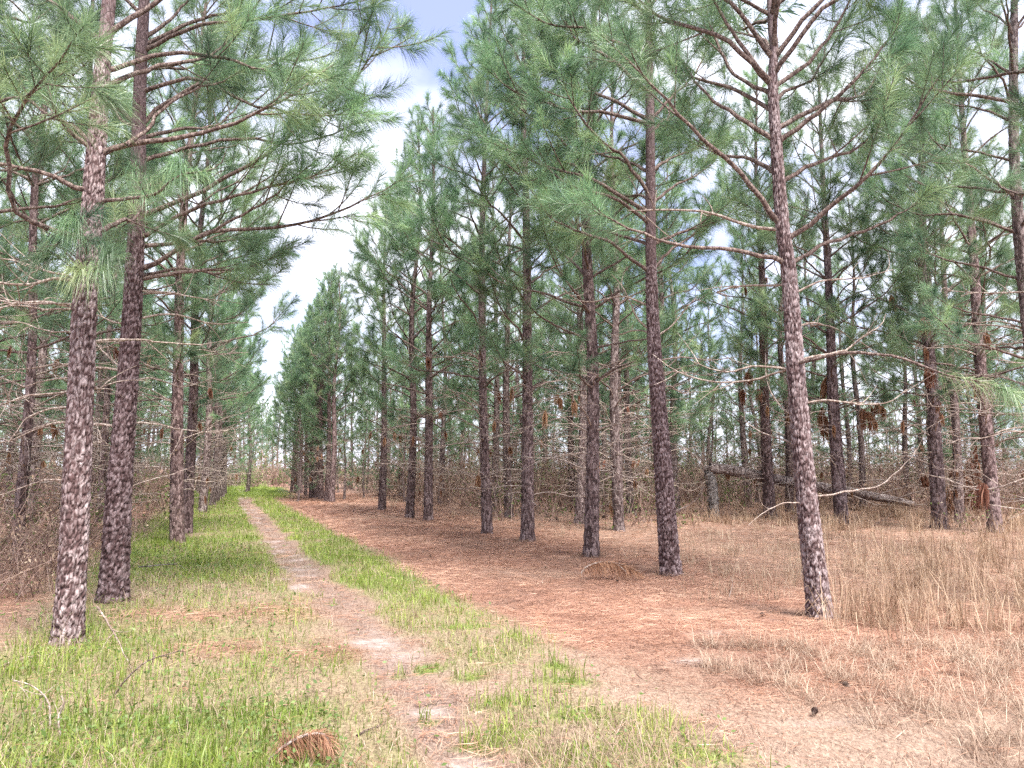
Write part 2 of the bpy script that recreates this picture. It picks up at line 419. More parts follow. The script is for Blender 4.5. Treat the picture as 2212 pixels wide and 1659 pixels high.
# ------------------------------------------------------------------ pines
def ortho(a):
    r = np.where(np.abs(a[..., 2:3]) > 0.9, np.array([1.0, 0, 0]), np.array([0, 0, 1.0]))
    u = nrm(np.cross(a, r))
    return u, np.cross(a, u)
def needles(geo, segs, per, length, width, tints, r, droop=0.35, spread=(0.98, 0.32), quad=True):
    S = len(segs)
    if S == 0: return
    segs = np.asarray(segs)
    per = np.broadcast_to(np.asarray(per), (S,))
    idx = np.repeat(np.arange(S), per)
    n = len(idx)
    t = r.random(n) ** 0.75
    k = segs.shape[1] - 1
    j = np.minimum((t * k).astype(int), k - 1)
    fr = (t * k - j)[:, None]
    A, B = segs[idx, j], segs[idx, j + 1]
    p = A * (1 - fr) + B * fr
    ax = nrm(B - A)
    u, v = ortho(ax)
    th = spread[0] + (spread[1] - spread[0]) * t ** 1.5 + r.normal(0, 0.16, n)
    ph = r.random(n) * 2 * math.pi
    d = np.cos(th)[:, None] * ax + np.sin(th)[:, None] * (np.cos(ph)[:, None] * u + np.sin(ph)[:, None] * v)
    L = length * r.uniform(0.72, 1.1, n)
    hz = np.sqrt(np.clip(1 - d[:, 2] ** 2, 0, 1))
    dr = droop * r.uniform(0.5, 1.5, n) * hz * L
    mid = p + d * (L * 0.5)[:, None]; mid[:, 2] -= dr * 0.22
    tip = p + d * (L * (1 - 0.25 * droop * hz))[:, None]; tip[:, 2] -= dr
    wv = nrm(np.cross(d, r.normal(0, 1, (n, 3)))) * (width / 2)
    tt = np.clip(np.asarray(tints)[idx] + r.normal(0, 0.17, n), 0, 1)
    i = np.arange(n)[:, None]
    if quad == 'tri':
        V = np.stack([p - wv, p + wv, tip], 1).reshape(-1, 3)
        i = i * 3
        geo.add(V, i + [0, 1, 2], np.repeat(tt, 3))
    elif quad:
        V = np.stack([p - wv, p + wv, mid + wv, mid - wv, tip], 1).reshape(-1, 3)
        i = i * 5
        geo.add(V, np.concatenate([i + [0, 1, 2], i + [0, 2, 3], i + [3, 2, 4]]), np.repeat(tt, 5))
    else:
        V = np.stack([p, mid + wv, tip, mid - wv], 1).reshape(-1, 3)
        i = i * 4
        geo.add(V, np.concatenate([i + [0, 1, 2], i + [0, 2, 3]]), np.repeat(tt, 4))

def shoot(p, d, L, r, up=0.18, n=5):
    s = np.linspace(0, 1, n)[:, None]
    b = r.normal(0, 0.06, 3)
    return p + d * (L * s) + (np.array([0, 0, up]) + b) * L * s ** 2
def limb_shoots(Cv, r, first=0.32, gap=0.15, lo=0.2, hi=0.85, sub=True):
    """side shoots of a live limb: list of polylines (5 points)"""
    seg = np.linalg.norm(np.diff(Cv, axis=0), axis=1)
    L = seg.sum()
    res = []
    s = first * L + r.random() * gap
    side = 1
    n = len(Cv)
    while s < L * 0.97:
        t = s / L
        x = t * (n - 1); i = min(int(x), n - 2); f = x - i
        p = Cv[i] * (1 - f) + Cv[i + 1] * f
        tg = nrm(Cv[i + 1] - Cv[i])
        u, v = ortho(tg)                                   # u is horizontal
        ph = r.normal(0, 0.55)
        perp = u * side * math.cos(ph) + v * math.sin(ph) * (1 if r.random() < 0.5 else -1)
        th = r.uniform(0.55, 1.05)
        d = tg * math.cos(th) + perp * math.sin(th)
        Ls = float(np.clip(L * (0.12 + 0.34 * (1 - t)) * r.uniform(0.6, 1.25), lo, hi))
        sh = shoot(p, nrm(d), Ls, r)
        res.append(sh)
        if sub and Ls > 0.38:
            for q_ in range(int(Ls / 0.3)):
                tt = r.uniform(0.3, 0.9)
                y = tt * 4; a = min(int(y), 3); p2 = sh[a] + (sh[a + 1] - sh[a]) * (y - a)
                u2, v2 = ortho(nrm(sh[a + 1] - sh[a]))
                ph2 = r.random() * 6.283
                d2 = nrm(nrm(sh[a + 1] - sh[a]) * 0.75 + (u2 * math.cos(ph2) + v2 * math.sin(ph2)) * 0.65)
                res.append(shoot(p2, d2, Ls * r.uniform(0.35, 0.6), r))
        side = -side
        s += gap * r.uniform(0.6, 1.4)
    return res
def tail(P, L, n=5):                                        # the last L metres of a polyline
    d = np.r_[0, np.cumsum(np.linalg.norm(np.diff(P, axis=0), axis=1))]
    s = np.linspace(max(0, d[-1] - L), d[-1], n)
    return np.stack([np.interp(s, d, P[:, i]) for i in range(3)], -1)
def live_limb(wood, leaf, ctrl, r0, r, per, width, nlen=0.24, first=0.32, gap=0.15, sides=6, quad=True, tint0=0.45, sub=True, droop=0.35, tips=None):
    Cv = crom(ctrl, 16)
    L = np.linalg.norm(np.diff(Cv, axis=0), axis=1).sum()
    Cv[1:-1] += r.normal(0, 0.007 * L / 2, (14, 3))
    s = np.linspace(0, 1, 16)
    R = r0 * (1 - s) ** 0.9 * 0.70 + 0.005
    R[0] *= 1.25
    v, f = tubes(Cv[None], R[None], sides)
    wood.add(v, f)
    sh = limb_shoots(Cv, r, first, gap, sub=sub)
    segs, tints = [tail(Cv, 0.65)], [tint0 + 0.1]
    if sh:
        SH = np.stack(sh)
        Ls = np.linalg.norm(SH[:, -1] - SH[:, 0], axis=1)
        rr = np.clip(Ls * 0.013, 0.0035, 0.011)[:, None] * np.linspace(1, 0.55, 5)[None]
        v, f = tubes(SH, rr, 4) if sides > 5 else tubes(SH[:, [0, 2, 4]], rr[:, [0, 2, 4]], 3)
        wood.add(v, f)
        for q_, l in zip(sh, Ls):
            segs.append(tail(q_, 0.5)); tints.append(tint0 + r.normal(0, 0.24))
    if tips is not None: tips.extend([q_[-1] for q_ in segs])
    needles(leaf, segs, per, nlen, width, tints, r, droop=droop, quad=quad)
def dead_limb(wood, ctrl, r0, r, sides=5, twigs=4):
    Cv = crom(ctrl, 14)
    L = np.linalg.norm(np.diff(Cv, axis=0), axis=1).sum()
    Cv[1:] += np.cumsum(r.normal(0, 0.006 * L, (13, 3)), axis=0) * 0.8
    v, f = tubes(Cv[None], (r0 * np.linspace(1, 0.3, 14))[None], sides)
    wood.add(v, f, 0.6)
    sh = []
    for q_ in range(twigs):
        i = r.integers(5, 13)
        tg = nrm(Cv[i] - Cv[i - 1])
        d = nrm(tg * 0.7 + r.normal(0, 0.6, 3))
        Lq = L * r.uniform(0.12, 0.35)
        s = np.linspace(0, 1, 6)[:, None]
        sh.append(Cv[i] + d * Lq * s + r.normal(0, 0.35, 3) * Lq * s ** 2 + np.array([0, 0, r.choice([-.2, .35])]) * Lq * s ** 2)
    if sh:
        SH = np.stack(sh)
        v, f = tubes(SH, np.full(len(sh), r0 * 0.42)[:, None] * np.linspace(1, 0.35, 6)[None], 4 if sides > 4 else 3)
        wood.add(v, f, 0.7)
def limb_ctrl(p, az, L, elev, r, dead=False):
    h = np.array([math.cos(az), math.sin(az), 0])
    if dead:
        sag = r.uniform(-0.25, 0.1)
        b = r.normal(0, 0.10, 2)
        sd_ = np.array([-h[1], h[0], 0])
        return [p, p + h * L * 0.3 + np.array([0, 0, L * (0.3 * math.tan(elev))]) + sd_ * b[0] * L * .4,
                p + h * L * 0.65 + np.array([0, 0, L * (0.45 * math.tan(elev) + 0.5 * sag)]) + sd_ * b[0] * L,
                p + h * L * 0.95 + np.array([0, 0, L * (0.6 * math.tan(elev) + sag * r.uniform(-0.2, 1.2))]) + sd_ * b[1] * L * 1.5]
    ce, se = math.cos(elev), math.sin(elev)
    sd_ = np.array([-h[1], h[0], 0]) * r.normal(0, 0.12)
    return [p, p + (h * ce + np.array([0, 0, se])) * L * 0.35,
            p + (h * ce + np.array([0, 0, se * 0.9])) * L * 0.7 + sd_ * L * 0.6,
            p + (h * ce * 0.98 + np.array([0, 0, se * 1.05 + 0.10])) * L + sd_ * L]

def tassel(geo, p, L, r, n=90, w=0.004):                    # a hank of dead needles folded over a twig, hanging straight down
    a = r.random(n) * 6.283
    wd = L * r.uniform(0.10, 0.18)
    lean = r.normal(0, 0.10, 2) * L
    top = p + np.stack([r.normal(0, .25, n) * wd, r.normal(0, .25, n) * wd, r.random(n) * .12 * L], -1)
    rad = wd * np.sqrt(r.random(n))
    mid = top + np.stack([np.cos(a) * rad + lean[0] * .3, np.sin(a) * rad + lean[1] * .3, -0.3 * L * r.uniform(0.6, 1.1, n)], -1)
    tip = top + np.stack([np.cos(a) * rad * 1.1 + lean[0], np.sin(a) * rad * 1.1 + lean[1], -L * r.uniform(0.55, 1.15, n)], -1)
    wv = nrm(r.normal(0, 1, (n, 3)) * [1, 1, .1]) * w / 2
    V = np.stack([top, mid + wv, tip, mid - wv], 1).reshape(-1, 3)
    i = np.arange(n)[:, None] * 4
    geo.add(V, np.concatenate([i + [0, 1, 2], i + [0, 2, 3]]), np.repeat(np.clip(r.normal(0.6, 0.2, n), 0, 1), 4))

# --- bark plates on the near trunks are relief in the mesh
def plates(a, z, Ca, ca, cz, seed):
    na = max(3, int(round(Ca / ca))); ca = Ca / na
    r = np.random.default_rng(seed)
    nz = 400
    J = r.random((na, nz, 3))
    ia = np.floor(a / ca).astype(int); iz = np.floor(z / cz).astype(int)
    f1 = np.full(a.shape, 9.0); f2 = np.full(a.shape, 9.0); idr = np.zeros(a.shape); rel = np.zeros(a.shape)
    for da in (-1, 0, 1):
        for dz in (-1, 0, 1):
            jj = J[(ia + da) % na, (iz + dz) % nz]
            qa = (ia + da + 0.15 + 0.7 * jj[..., 0]) - a / ca
            qz = (iz + dz + 0.1 + 0.8 * jj[..., 1]) - z / cz
            dd = np.sqrt(qa ** 2 + qz ** 2)
            c = dd < f1
            f2 = np.where(c, f1, np.minimum(f2, dd))
            idr = np.where(c, jj[..., 2], idr); rel = np.where(c, -qz, rel)
            f1 = np.where(c, dd, f1)
    return f1, f2, idr, rel
def trunk(name, pts, rad_z, mat, parent, fine=None, sides=18, seed=0, colour=(1, 1, 1), step=0.1):
    """pts: curve from the root up; rad_z: function of height; fine: height up to which bark plates are modelled"""
    P0 = crom(pts, 400)
    zz = P0[:, 2]
    zt = zz[-1]
    if fine: zs = np.r_[np.arange(zz[0], fine, 0.019), np.arange(fine, zt, step)]
    else: zs = np.arange(zz[0], zt, step)
    P = np.stack([np.interp(zs, zz, P0[:, 0]), np.interp(zs, zz, P0[:, 1]), zs], -1)
    if fine: sides = 68
    th = np.arange(sides) * 2 * math.pi / sides
    base = rad_z(np.maximum(zs - zz[0], 0))
    TH, ZZ = np.meshgrid(th, zs)
    R = np.repeat(base[:, None], sides, 1)
    r = np.random.default_rng(seed + 77)
    ph = r.random(4) * 6.28
    R = R * (1 + 0.035 * np.sin(3 * TH + 1.3 * ZZ + ph[0]) + 0.03 * np.sin(2 * TH - 0.9 * ZZ + ph[1]))
    R = R + 0.30 * base[:, None] * np.exp(-(ZZ - zz[0]) / 0.13) * (1 + 0.55 * np.sin(5 * TH + ph[2]) + 0.3 * np.sin(3 * TH + ph[3]))
    tint = np.full(R.shape, 0.5)
    if fine:
        w = sstep(fine + 0.05, fine - 0.4, ZZ)
        wz = ZZ + 0.06 * (fbm(np.cos(TH) * 1.6 + seed, np.sin(TH) * 1.6 + ZZ * 5, 3) - 0.5)
        Ca = 2 * math.pi * 0.12
        aa = TH * 0.12 + 0.035 * (fbm(np.cos(TH) * 1.8 + seed + 9, ZZ * 5 + np.sin(TH) * 1.8, 3) - 0.5)
        f1, f2, idr, rel = plates(aa, wz, Ca, 0.034, 0.085, seed)
        g1, g2, idr2, rel2 = plates(aa, wz, Ca, 0.019, 0.034, seed + 5)
        e = f2 - f1; e2 = g2 - g1
        hgt_ = 0.018 * sstep(0.03, 0.26, e) + 0.006 * idr - 0.009 * rel + 0.0035 * sstep(0.02, 0.25, e2) + 0.003 * idr2 - 0.003 * rel2
        R = R + w * (hgt_ - 0.015) * np.clip(base[:, None] / 0.12, 0.55, 1.1)
        pale = 0.5 * (fbm(np.cos(TH) * 1.1 + seed + 31, np.sin(TH) * 1.1 + ZZ * 1.6, 4) - 0.5)
        fl = sstep(0.70, 0.78, idr2 + 0.9 * pale + 0.12 * (idr - 0.5)) * sstep(0.04, 0.10, e2)
        tint = np.where(w > 0.01, np.clip(0.17 + 0.24 * idr + 0.10 * idr2 + 0.36 * fl - 0.35 * (1 - sstep(0.02, 0.22, e)), 0, 1), 0.35)
    else:
        R = R + 0.045 * base[:, None] * r.normal(0, 1, R.shape)
    V = P[:, None] + np.stack([np.cos(TH) * R, np.sin(TH) * R, np.zeros_like(R)], -1)
    n = len(zs)
    ix = np.arange(n * sides).reshape(n, sides)
    a = ix[:-1]; b = np.roll(a, -1, 1); d = ix[1:]; c = np.roll(d, -1, 1)
    g = Geo()
    g.add(V.reshape(-1, 3), np.stack([a, b, c, d], -1).reshape(-1, 4), tint.ravel())
    o = g.build(name, mat, parent)
    o.color = (*colour, 1)
    return o, P

def taper(r0, H, top=0.02):
    return lambda z: top + (r0 - top) * np.clip(1 - z / H, 0, 1) ** 1.05

# --- near pines: limbs laid where the photo has them, each limb its own part
def near_pine(name, label, spec):
    r = np.random.default_rng(spec['seed'])
    Y = spec['Y']
    base = G(*spec['px'][0]); Yb = base[1]
    root = empty(name, (base[0], Yb, 0))
    tag(root, label, 'tree', spec.get('group'))
    o0 = np.array([base[0], Yb, 0])
    W = [at(px, py, Yb) - o0 for px, py in spec['px']]
    W[0] = np.array([W[0][0], 0, -0.08])
    d = nrm(W[-1] - W[-3]); H = spec['H']
    W.append(W[-1] + d * (H - W[-1][2]) / d[2] * 0.5); W.append(W[-2] + d * (H - W[-2][2]) / d[2])
    pz, pr = zip(*spec['prof'], (H, 0.012))
    rad = lambda z: np.interp(z, pz, pr)
    tr, P = trunk('trunk', W, rad, M['bark_near'], root, fine=spec['fine'], seed=spec['seed'], colour=spec.get('col', (1, 1, 1)))
    def pos(z): return np.array([np.interp(z, P[:, 2], P[:, 0]), np.interp(z, P[:, 2], P[:, 1]), z])
    per, wd = spec.get('per', 110), spec.get('w', 0.0034)
    def add_branch(ctrl, r0, live, **kw):
        wood, leaf = Geo(), Geo()
        if live: live_limb(wood, leaf, ctrl, r0, r, kw.get('per', per), wd, nlen=kw.get('nlen', 0.28), first=kw.get('first', 0.35), tint0=kw.get('tint', 0.5), gap=kw.get('gap', 0.17), droop=kw.get('droop', 0.35))
        else: dead_limb(wood, ctrl, r0, r, twigs=kw.get('twigs', 4))
        b = wood.build('branch', M['limb'] if live else M['dead_wood'], root)
        if live: leaf.build('needles', M['needle'], b, smooth=False)
        return b
    for it in spec['limbs']:
        live, pl, dy, r0 = it[:4]
        kw = it[4] if len(it) > 4 else {}
        n = len(pl)
        ctrl = [at(px, py, Yb + dy * i / (n - 1)) - o0 for i, (px, py) in enumerate(pl)]
        if not kw.get('free'):
            zc = ctrl[0][2]; ctrl[0] = pos(zc)
        add_branch(ctrl, r0, live, **kw)
    # further whorls
    for z, az, L, el in spec.get('whorl', []):
        add_branch(limb_ctrl(pos(z), math.radians(az), L, math.radians(el), r), 0.012 + 0.011 * L, True)
    for z, az, L, el in spec.get('dead', []):
        add_branch(limb_ctrl(pos(z), math.radians(az), L, math.radians(el), r, True), 0.007 + 0.006 * L, False)
    # the top of the tree stands above the picture
    wood, leaf = Geo(), Geo()
    z = spec['top']
    while z < H - 0.15:
        k = r.integers(4, 6); a0 = r.random() * 6.28
        f = (H - z) / (H - 3.5)
        for i in range(k):
            L = np.clip(0.35 + 2.3 * f ** 0.8, 0.35, 2.3) * r.uniform(0.75, 1.1)
            live_limb(wood, leaf, limb_ctrl(pos(z + r.normal(0, .06)), a0 + i * 6.283 / k + r.normal(0, .2), L, math.radians(62 - 35 * f) + r.normal(0, .1), r), 0.012 + 0.01 * L, r,
                      spec.get('per_top', 18), 0.006, first=0.3, gap=0.24, sides=4, quad=False)
        z += r.uniform(0.65, 0.9)
    cr = leaf.build('crown', M['needle'], root, smooth=False)
    tag(wood.build('upper_branches', M['limb'], cr), kind='stuff')
    return root

# --- the other pines: a few kinds of build, each standing many times
def pine_kind(seed, H, r0, cb, lod, lowlive=True):
    r = np.random.default_rng(seed)
    wig = r.normal(0, 0.10, (5, 2)); wig[0] = 0
    pts = [np.array([wig[i][0] * (i > 0), wig[i][1] * (i > 0), -0.1 + (H + 0.1) * i / 4]) for i in range(5)]
    P0 = crom(pts, 60)
    pos = lambda z: np.array([np.interp(z, P0[:, 2], P0[:, 0]), np.interp(z, P0[:, 2], P0[:, 1]), z])
    wood, leaf, dead, tas = Geo(), Geo(), Geo(), Geo()
    per, w, gap, quad, sub = {0: (165, 0.0048, 0.2, 'tri', True), 1: (92, 0.0072, 0.235, 'tri', True), 2: (66, 0.013, 0.28, 'tri', False)}[lod]
    z = cb
    while z < H - 0.2:
        f = (H - z) / (H - cb)
        k = int(r.integers(3, 5)); a0 = r.random() * 6.28
        for i in range(k):
            if z < cb + 1.0 and r.random() < 0.25: continue
            prof = np.interp(f, [0, 0.15, 0.5, 0.8, 1.0], [0.35, 1.0, 1.9, 2.4, 2.1])
            L = prof * r.uniform(0.75, 1.15)
            el = math.radians(np.interp(f, [0, 0.4, 0.8, 1], [68, 42, 28, 16])) + r.normal(0, 0.12)
            live_limb(wood, leaf, limb_ctrl(pos(z + r.normal(0, .07)), a0 + i * 6.283 / k + r.normal(0, .25), L, el, r), 0.010 + 0.010 * L, r,
                      per, w, nlen=0.28, first=np.interp(f, [0, .4, 1], [0.15, 0.36, 0.52]), gap=gap, sides=5 if lod == 0 else 4, quad=quad, sub=sub, tint0=0.40 + 0.16 * (1 - f))
        z += r.uniform(0.64, 0.96) * (0.84 if lod == 0 else 1.0)
    # leader
    needles(leaf, [tail(P0, 0.6)], per * 2, 0.24, w, [0.6], r, quad=quad)
    nd = {0: 26, 1: 36, 2: 10}[lod]
    for i in range(nd):
        zz = r.uniform(0.7, cb + 0.6)
        az = r.random() * 6.283
        L = r.uniform(0.7, 1.9) * np.interp(zz, [0.7, cb], [0.75, 1.1])
        ct = limb_ctrl(pos(zz), az, L, math.radians(r.uniform(-5, 32)), r, True)
        dead_limb(dead, ct, 0.0065 + 0.006 * L, r, sides=5 if lod == 0 else 3, twigs=5 if lod < 2 else 2)
        if lod < 2 and r.random() < 0.13:
            tassel(tas, np.asarray(ct[2]), r.uniform(0.18, 0.34), r, 70 if lod == 0 else 40, 0.005)
    return dict(H=H, r0=r0, pts=pts, seed=seed, lod=lod, wood=wood.mesh('branches', M['limb']), leaf=leaf.mesh('crown', M['needle'], False),
                dead=dead.mesh('dead_branches', M['dead_wood']), tas=tas.mesh('dead_needles', M['dead_needle'], False) if tas.n else None, trunk={})
def link(name, me, parent, colour=None):
    o = bpy.data.objects.new(name, me)
    C.objects.link(o)
    o.parent = parent
    if colour: o.color = (*colour, 1)
    return o
def stand(kind, X, Y, label, group=None, rz=None, sc=1.0, lean=(0, 0), r0=None, colour=None, crown=True):
    root = empty('pine_tree', (X, Y, float(hgt(X, Y))), rng.random() * 6.28 if rz is None else rz)
    root.rotation_euler[0], root.rotation_euler[1] = lean
    root.scale = (sc, sc, sc)
    tag(root, label, 'tree', group)
    key = round(r0 or kind['r0'], 2)
    if key not in kind['trunk']:
        o, _ = trunk('trunk', kind['pts'], taper(key, kind['H']), M['bark'], root, sides=(20, 14, 8)[kind['lod']], seed=kind['seed'], step=(0.06, 0.12, 0.4)[kind['lod']])
        kind['trunk'][key] = o.data
    else:
        o = link('trunk', kind['trunk'][key], root)
    v = rng.uniform(0.75, 1.15)
    o.color = (*(colour or (v, v * 0.97, v * 0.97)), 1)
    cr = link('crown', kind['leaf'], root)
    cr.parent = root
    tag(link('branches', kind['wood'], root), kind='stuff')
    tag(link('dead_branches', kind['dead'], root), kind='stuff')
    if kind['tas']: tag(link('dead_needles', kind['tas'], root), kind='stuff')
    return root

# right-hand front pine
R1 = dict(seed=21, Y=7.57, H=13.2, prof=[(0, .122), (.3, .112), (1, .104), (1.3, .097), (2.2, .086), (3.4, .073), (4.6, .059), (5.8, .048)], fine=5.9, top=6.4, col=(1.0, 0.95, 0.96), per=140,
  px=[(1775, 1337), (1745, 1100), (1722, 850), (1705, 600), (1690, 480), (1670, 200), (1672, 100), (1665, 0)],
  limbs=[
  (1, [(1681, 490), (1598, 373), (1548, 327), (1475, 257), (1404, 180), (1297, 73)], -0.7, 0.036, dict(first=0.5)),
  (1, [(1660, 180), (1640, 150), (1590, 80), (1540, 0), (1500, -80)], -0.3, 0.034, dict(first=0.5)),
  (1, [(1685, 190), (1740, 140), (1790, 80), (1830, 15), (1870, -70)], 0.3, 0.034, dict(first=0.5)),
  (1, [(1690, 310), (1740, 265), (1800, 215), (1850, 170), (1930, 70), (1950, 0)], -0.6, 0.034, dict(first=0.55)),
  (1, [(1665, 303), (1588, 247), (1541, 217), (1490, 160), (1450, 90)], 0.5, 0.034, dict(first=0.4)),
  (1, [(1655, 203), (1608, 177), (1571, 140), (1535, 60), (1520, 0)], 0.9, 0.03, dict(first=0.4)),
  (1, [(1700, 520), (1751, 483), (1795, 447), (1841, 410), (1891, 363), (1955, 283), (2041, 143), (2061, 93)], -0.8, 0.034, dict(first=0.35)),
  (1, [(1705, 572), (1745, 550), (1775, 527), (1825, 513), (1908, 483), (1951, 457), (2055, 397)], 0.3, 0.03, dict(first=0.6)),
  (0, [(1685, 497), (1608, 477), (1541, 457), (1475, 452), (1354, 453)], 0.2, 0.022, dict(twigs=6)),
  (1, [(1690, 570), (1648, 552), (1575, 538), (1475, 533), (1380, 497), (1303, 470), (1240, 420)], -0.5, 0.03, dict(first=0.68)),
  (1, [(1722, 785), (1738, 783), (1775, 770), (1825, 763), (1908, 766), (1975, 783), (2041, 810), (2128, 826), (2190, 850)], -1.0, 0.022, dict(first=0.86, gap=0.1, droop=0.8, tint=0.75)),
  (0, [(1722, 782), (1775, 768), (1825, 756), (1861, 726), (1901, 703), (1912, 680)], 0.2, 0.016, dict(twigs=5)),
  (0, [(1735, 875), (1785, 866), (1858, 873), (1921, 868), (1958, 843)], -0.2, 0.013, dict(twigs=4)),
  (0, [(1715, 790), (1650, 820), (1560, 830), (1480, 810), (1420, 770)], 0.9, 0.014, dict(twigs=6)),
  (0, [(1727, 900), (1690, 880), (1660, 830), (1655, 760)], 0.3, 0.010, dict(twigs=3)),
  (0, [(1740, 960), (1708, 955), (1640, 930), (1600, 900)], 0.5, 0.011, dict(twigs=4)),
  (0, [(1748, 1085), (1700, 1085), (1660, 1100), (1620, 1130)], -0.3, 0.008, dict(twigs=1)),
  (0, [(1757, 1070), (1850, 1060), (1905, 1055), (1950, 1010), (1990, 965)], 1.2, 0.012, dict(twigs=3)),
  ],
  whorl=[(3.9, 70, 2.1, 30), (4.6, 100, 2.0, 35), (4.5, 20, 1.9, 30), (5.3, 60, 2.0, 40), (5.3, 130, 2.0, 42), (5.9, 200, 2.0, 45), (5.9, -30, 2.0, 45), (5.9, 80, 2.0, 45), (6.0, -100, 1.9, 50), (5.7, -50, 2.0, 40), (5.1, 15, 2.2, 30), (5.6, -165, 2.2, 36)],
  dead=[(2.9, 60, 1.3, 20), (3.4, 110, 1.4, 15), (2.5, 170, 1.1, 10), (3.3, -20, 1.0, 20)])

L1 = dict(seed=31, Y=6.47, H=12.8, prof=[(0, .122), (.5, .110), (1.3, .104), (2.7, .093), (4.1, .080), (5, .066)], fine=5.4, top=6.3, col=(1.12, 1.06, 1.06), per=140,
  px=[(145, 1392), (160, 1150), (172, 900), (185, 640), (200, 450), (205, 370), (222, 130), (235, 0)],
  limbs=[
  (1, [(212, 337), (273, 313), (360, 303), (433, 287), (500, 267), (560, 240), (617, 213), (687, 167), (720, 140)], 0.4, 0.034, dict(first=0.5)),
  (1, [(273, 313), (320, 280), (337, 247), (383, 213), (433, 187), (493, 170), (560, 120)], 0.8, 0.022, dict(first=0.5, free=1)),
  (1, [(195, 325), (160, 293), (133, 260), (120, 240), (90, 150)], -0.5, 0.028, dict(first=0.55)),
  (1, [(200, 407), (167, 407), (117, 380), (50, 363), (0, 353), (-120, 330)], -0.4, 0.03, dict(first=0.7)),
  (1, [(195, 512), (165, 510), (127, 503), (60, 473), (23, 443), (13, 333), (23, 277), (60, 217), (93, 167), (133, 127), (183, 53)], -1.5, 0.03, dict(first=0.45, gap=0.11)),
  (1, [(220, 153), (260, 145), (300, 130), (387, 113), (500, 130), (567, 150), (640, 110)], 0.6, 0.03, dict(first=0.5)),
  (1, [(205, 440), (260, 430), (330, 420), (390, 380), (440, 370)], -0.5, 0.022, dict(first=0.35, droop=0.7, tint=0.55)),
  (1, [(190, 560), (180, 520), (170, 490), (160, 460)], -0.8, 0.016, dict(first=0.2, droop=0.7, tint=0.5)),
  (1, [(190, 620), (195, 600), (205, 585), (215, 570)], -0.9, 0.012, dict(first=0.3, droop=0.8, tint=0.5)),
  (0, [(183, 612), (120, 600), (60, 612), (0, 605), (-60, 600)], -0.3, 0.020, dict(twigs=7)),
  (0, [(183, 608), (110, 595), (40, 575), (-40, 565)], 0.5, 0.014, dict(twigs=6)),
  (0, [(183, 658), (90, 660), (40, 655), (-40, 640)], 0.2, 0.012, dict(twigs=5)),
  (0, [(182, 665), (100, 668), (40, 663), (-40, 680)], -0.4, 0.012, dict(twigs=5)),
  (0, [(178, 715), (110, 720), (50, 700), (-20, 690)], 0.5, 0.009, dict(twigs=4)),
  (0, [(170, 815), (130, 820), (90, 830), (35, 845)], 0.2, 0.011, dict(twigs=2)),
  (0, [(170, 840), (100, 850), (50, 855), (-30, 880)], -0.2, 0.013, dict(twigs=3)),
  (0, [(168, 880), (110, 885), (60, 905), (40, 930), (20, 960)], -0.1, 0.012, dict(twigs=2)),
  (0, [(160, 1040), (100, 1035), (40, 1055), (-20, 1080)], 0.2, 0.009, dict(twigs=4)),
  ],
  whorl=[(3.6, 95, 1.9, 28), (4.4, 140, 2.0, 35), (5.0, 60, 2.0, 40), (5.4, 180, 1.8, 42), (5.5, 10, 1.9, 42)],
  dead=[(2.2, 120, 1.3, 10), (2.6, 60, 1.2, 15), (1.7, 100, 1.0, 5), (2.9, 150, 1.3, 15)])

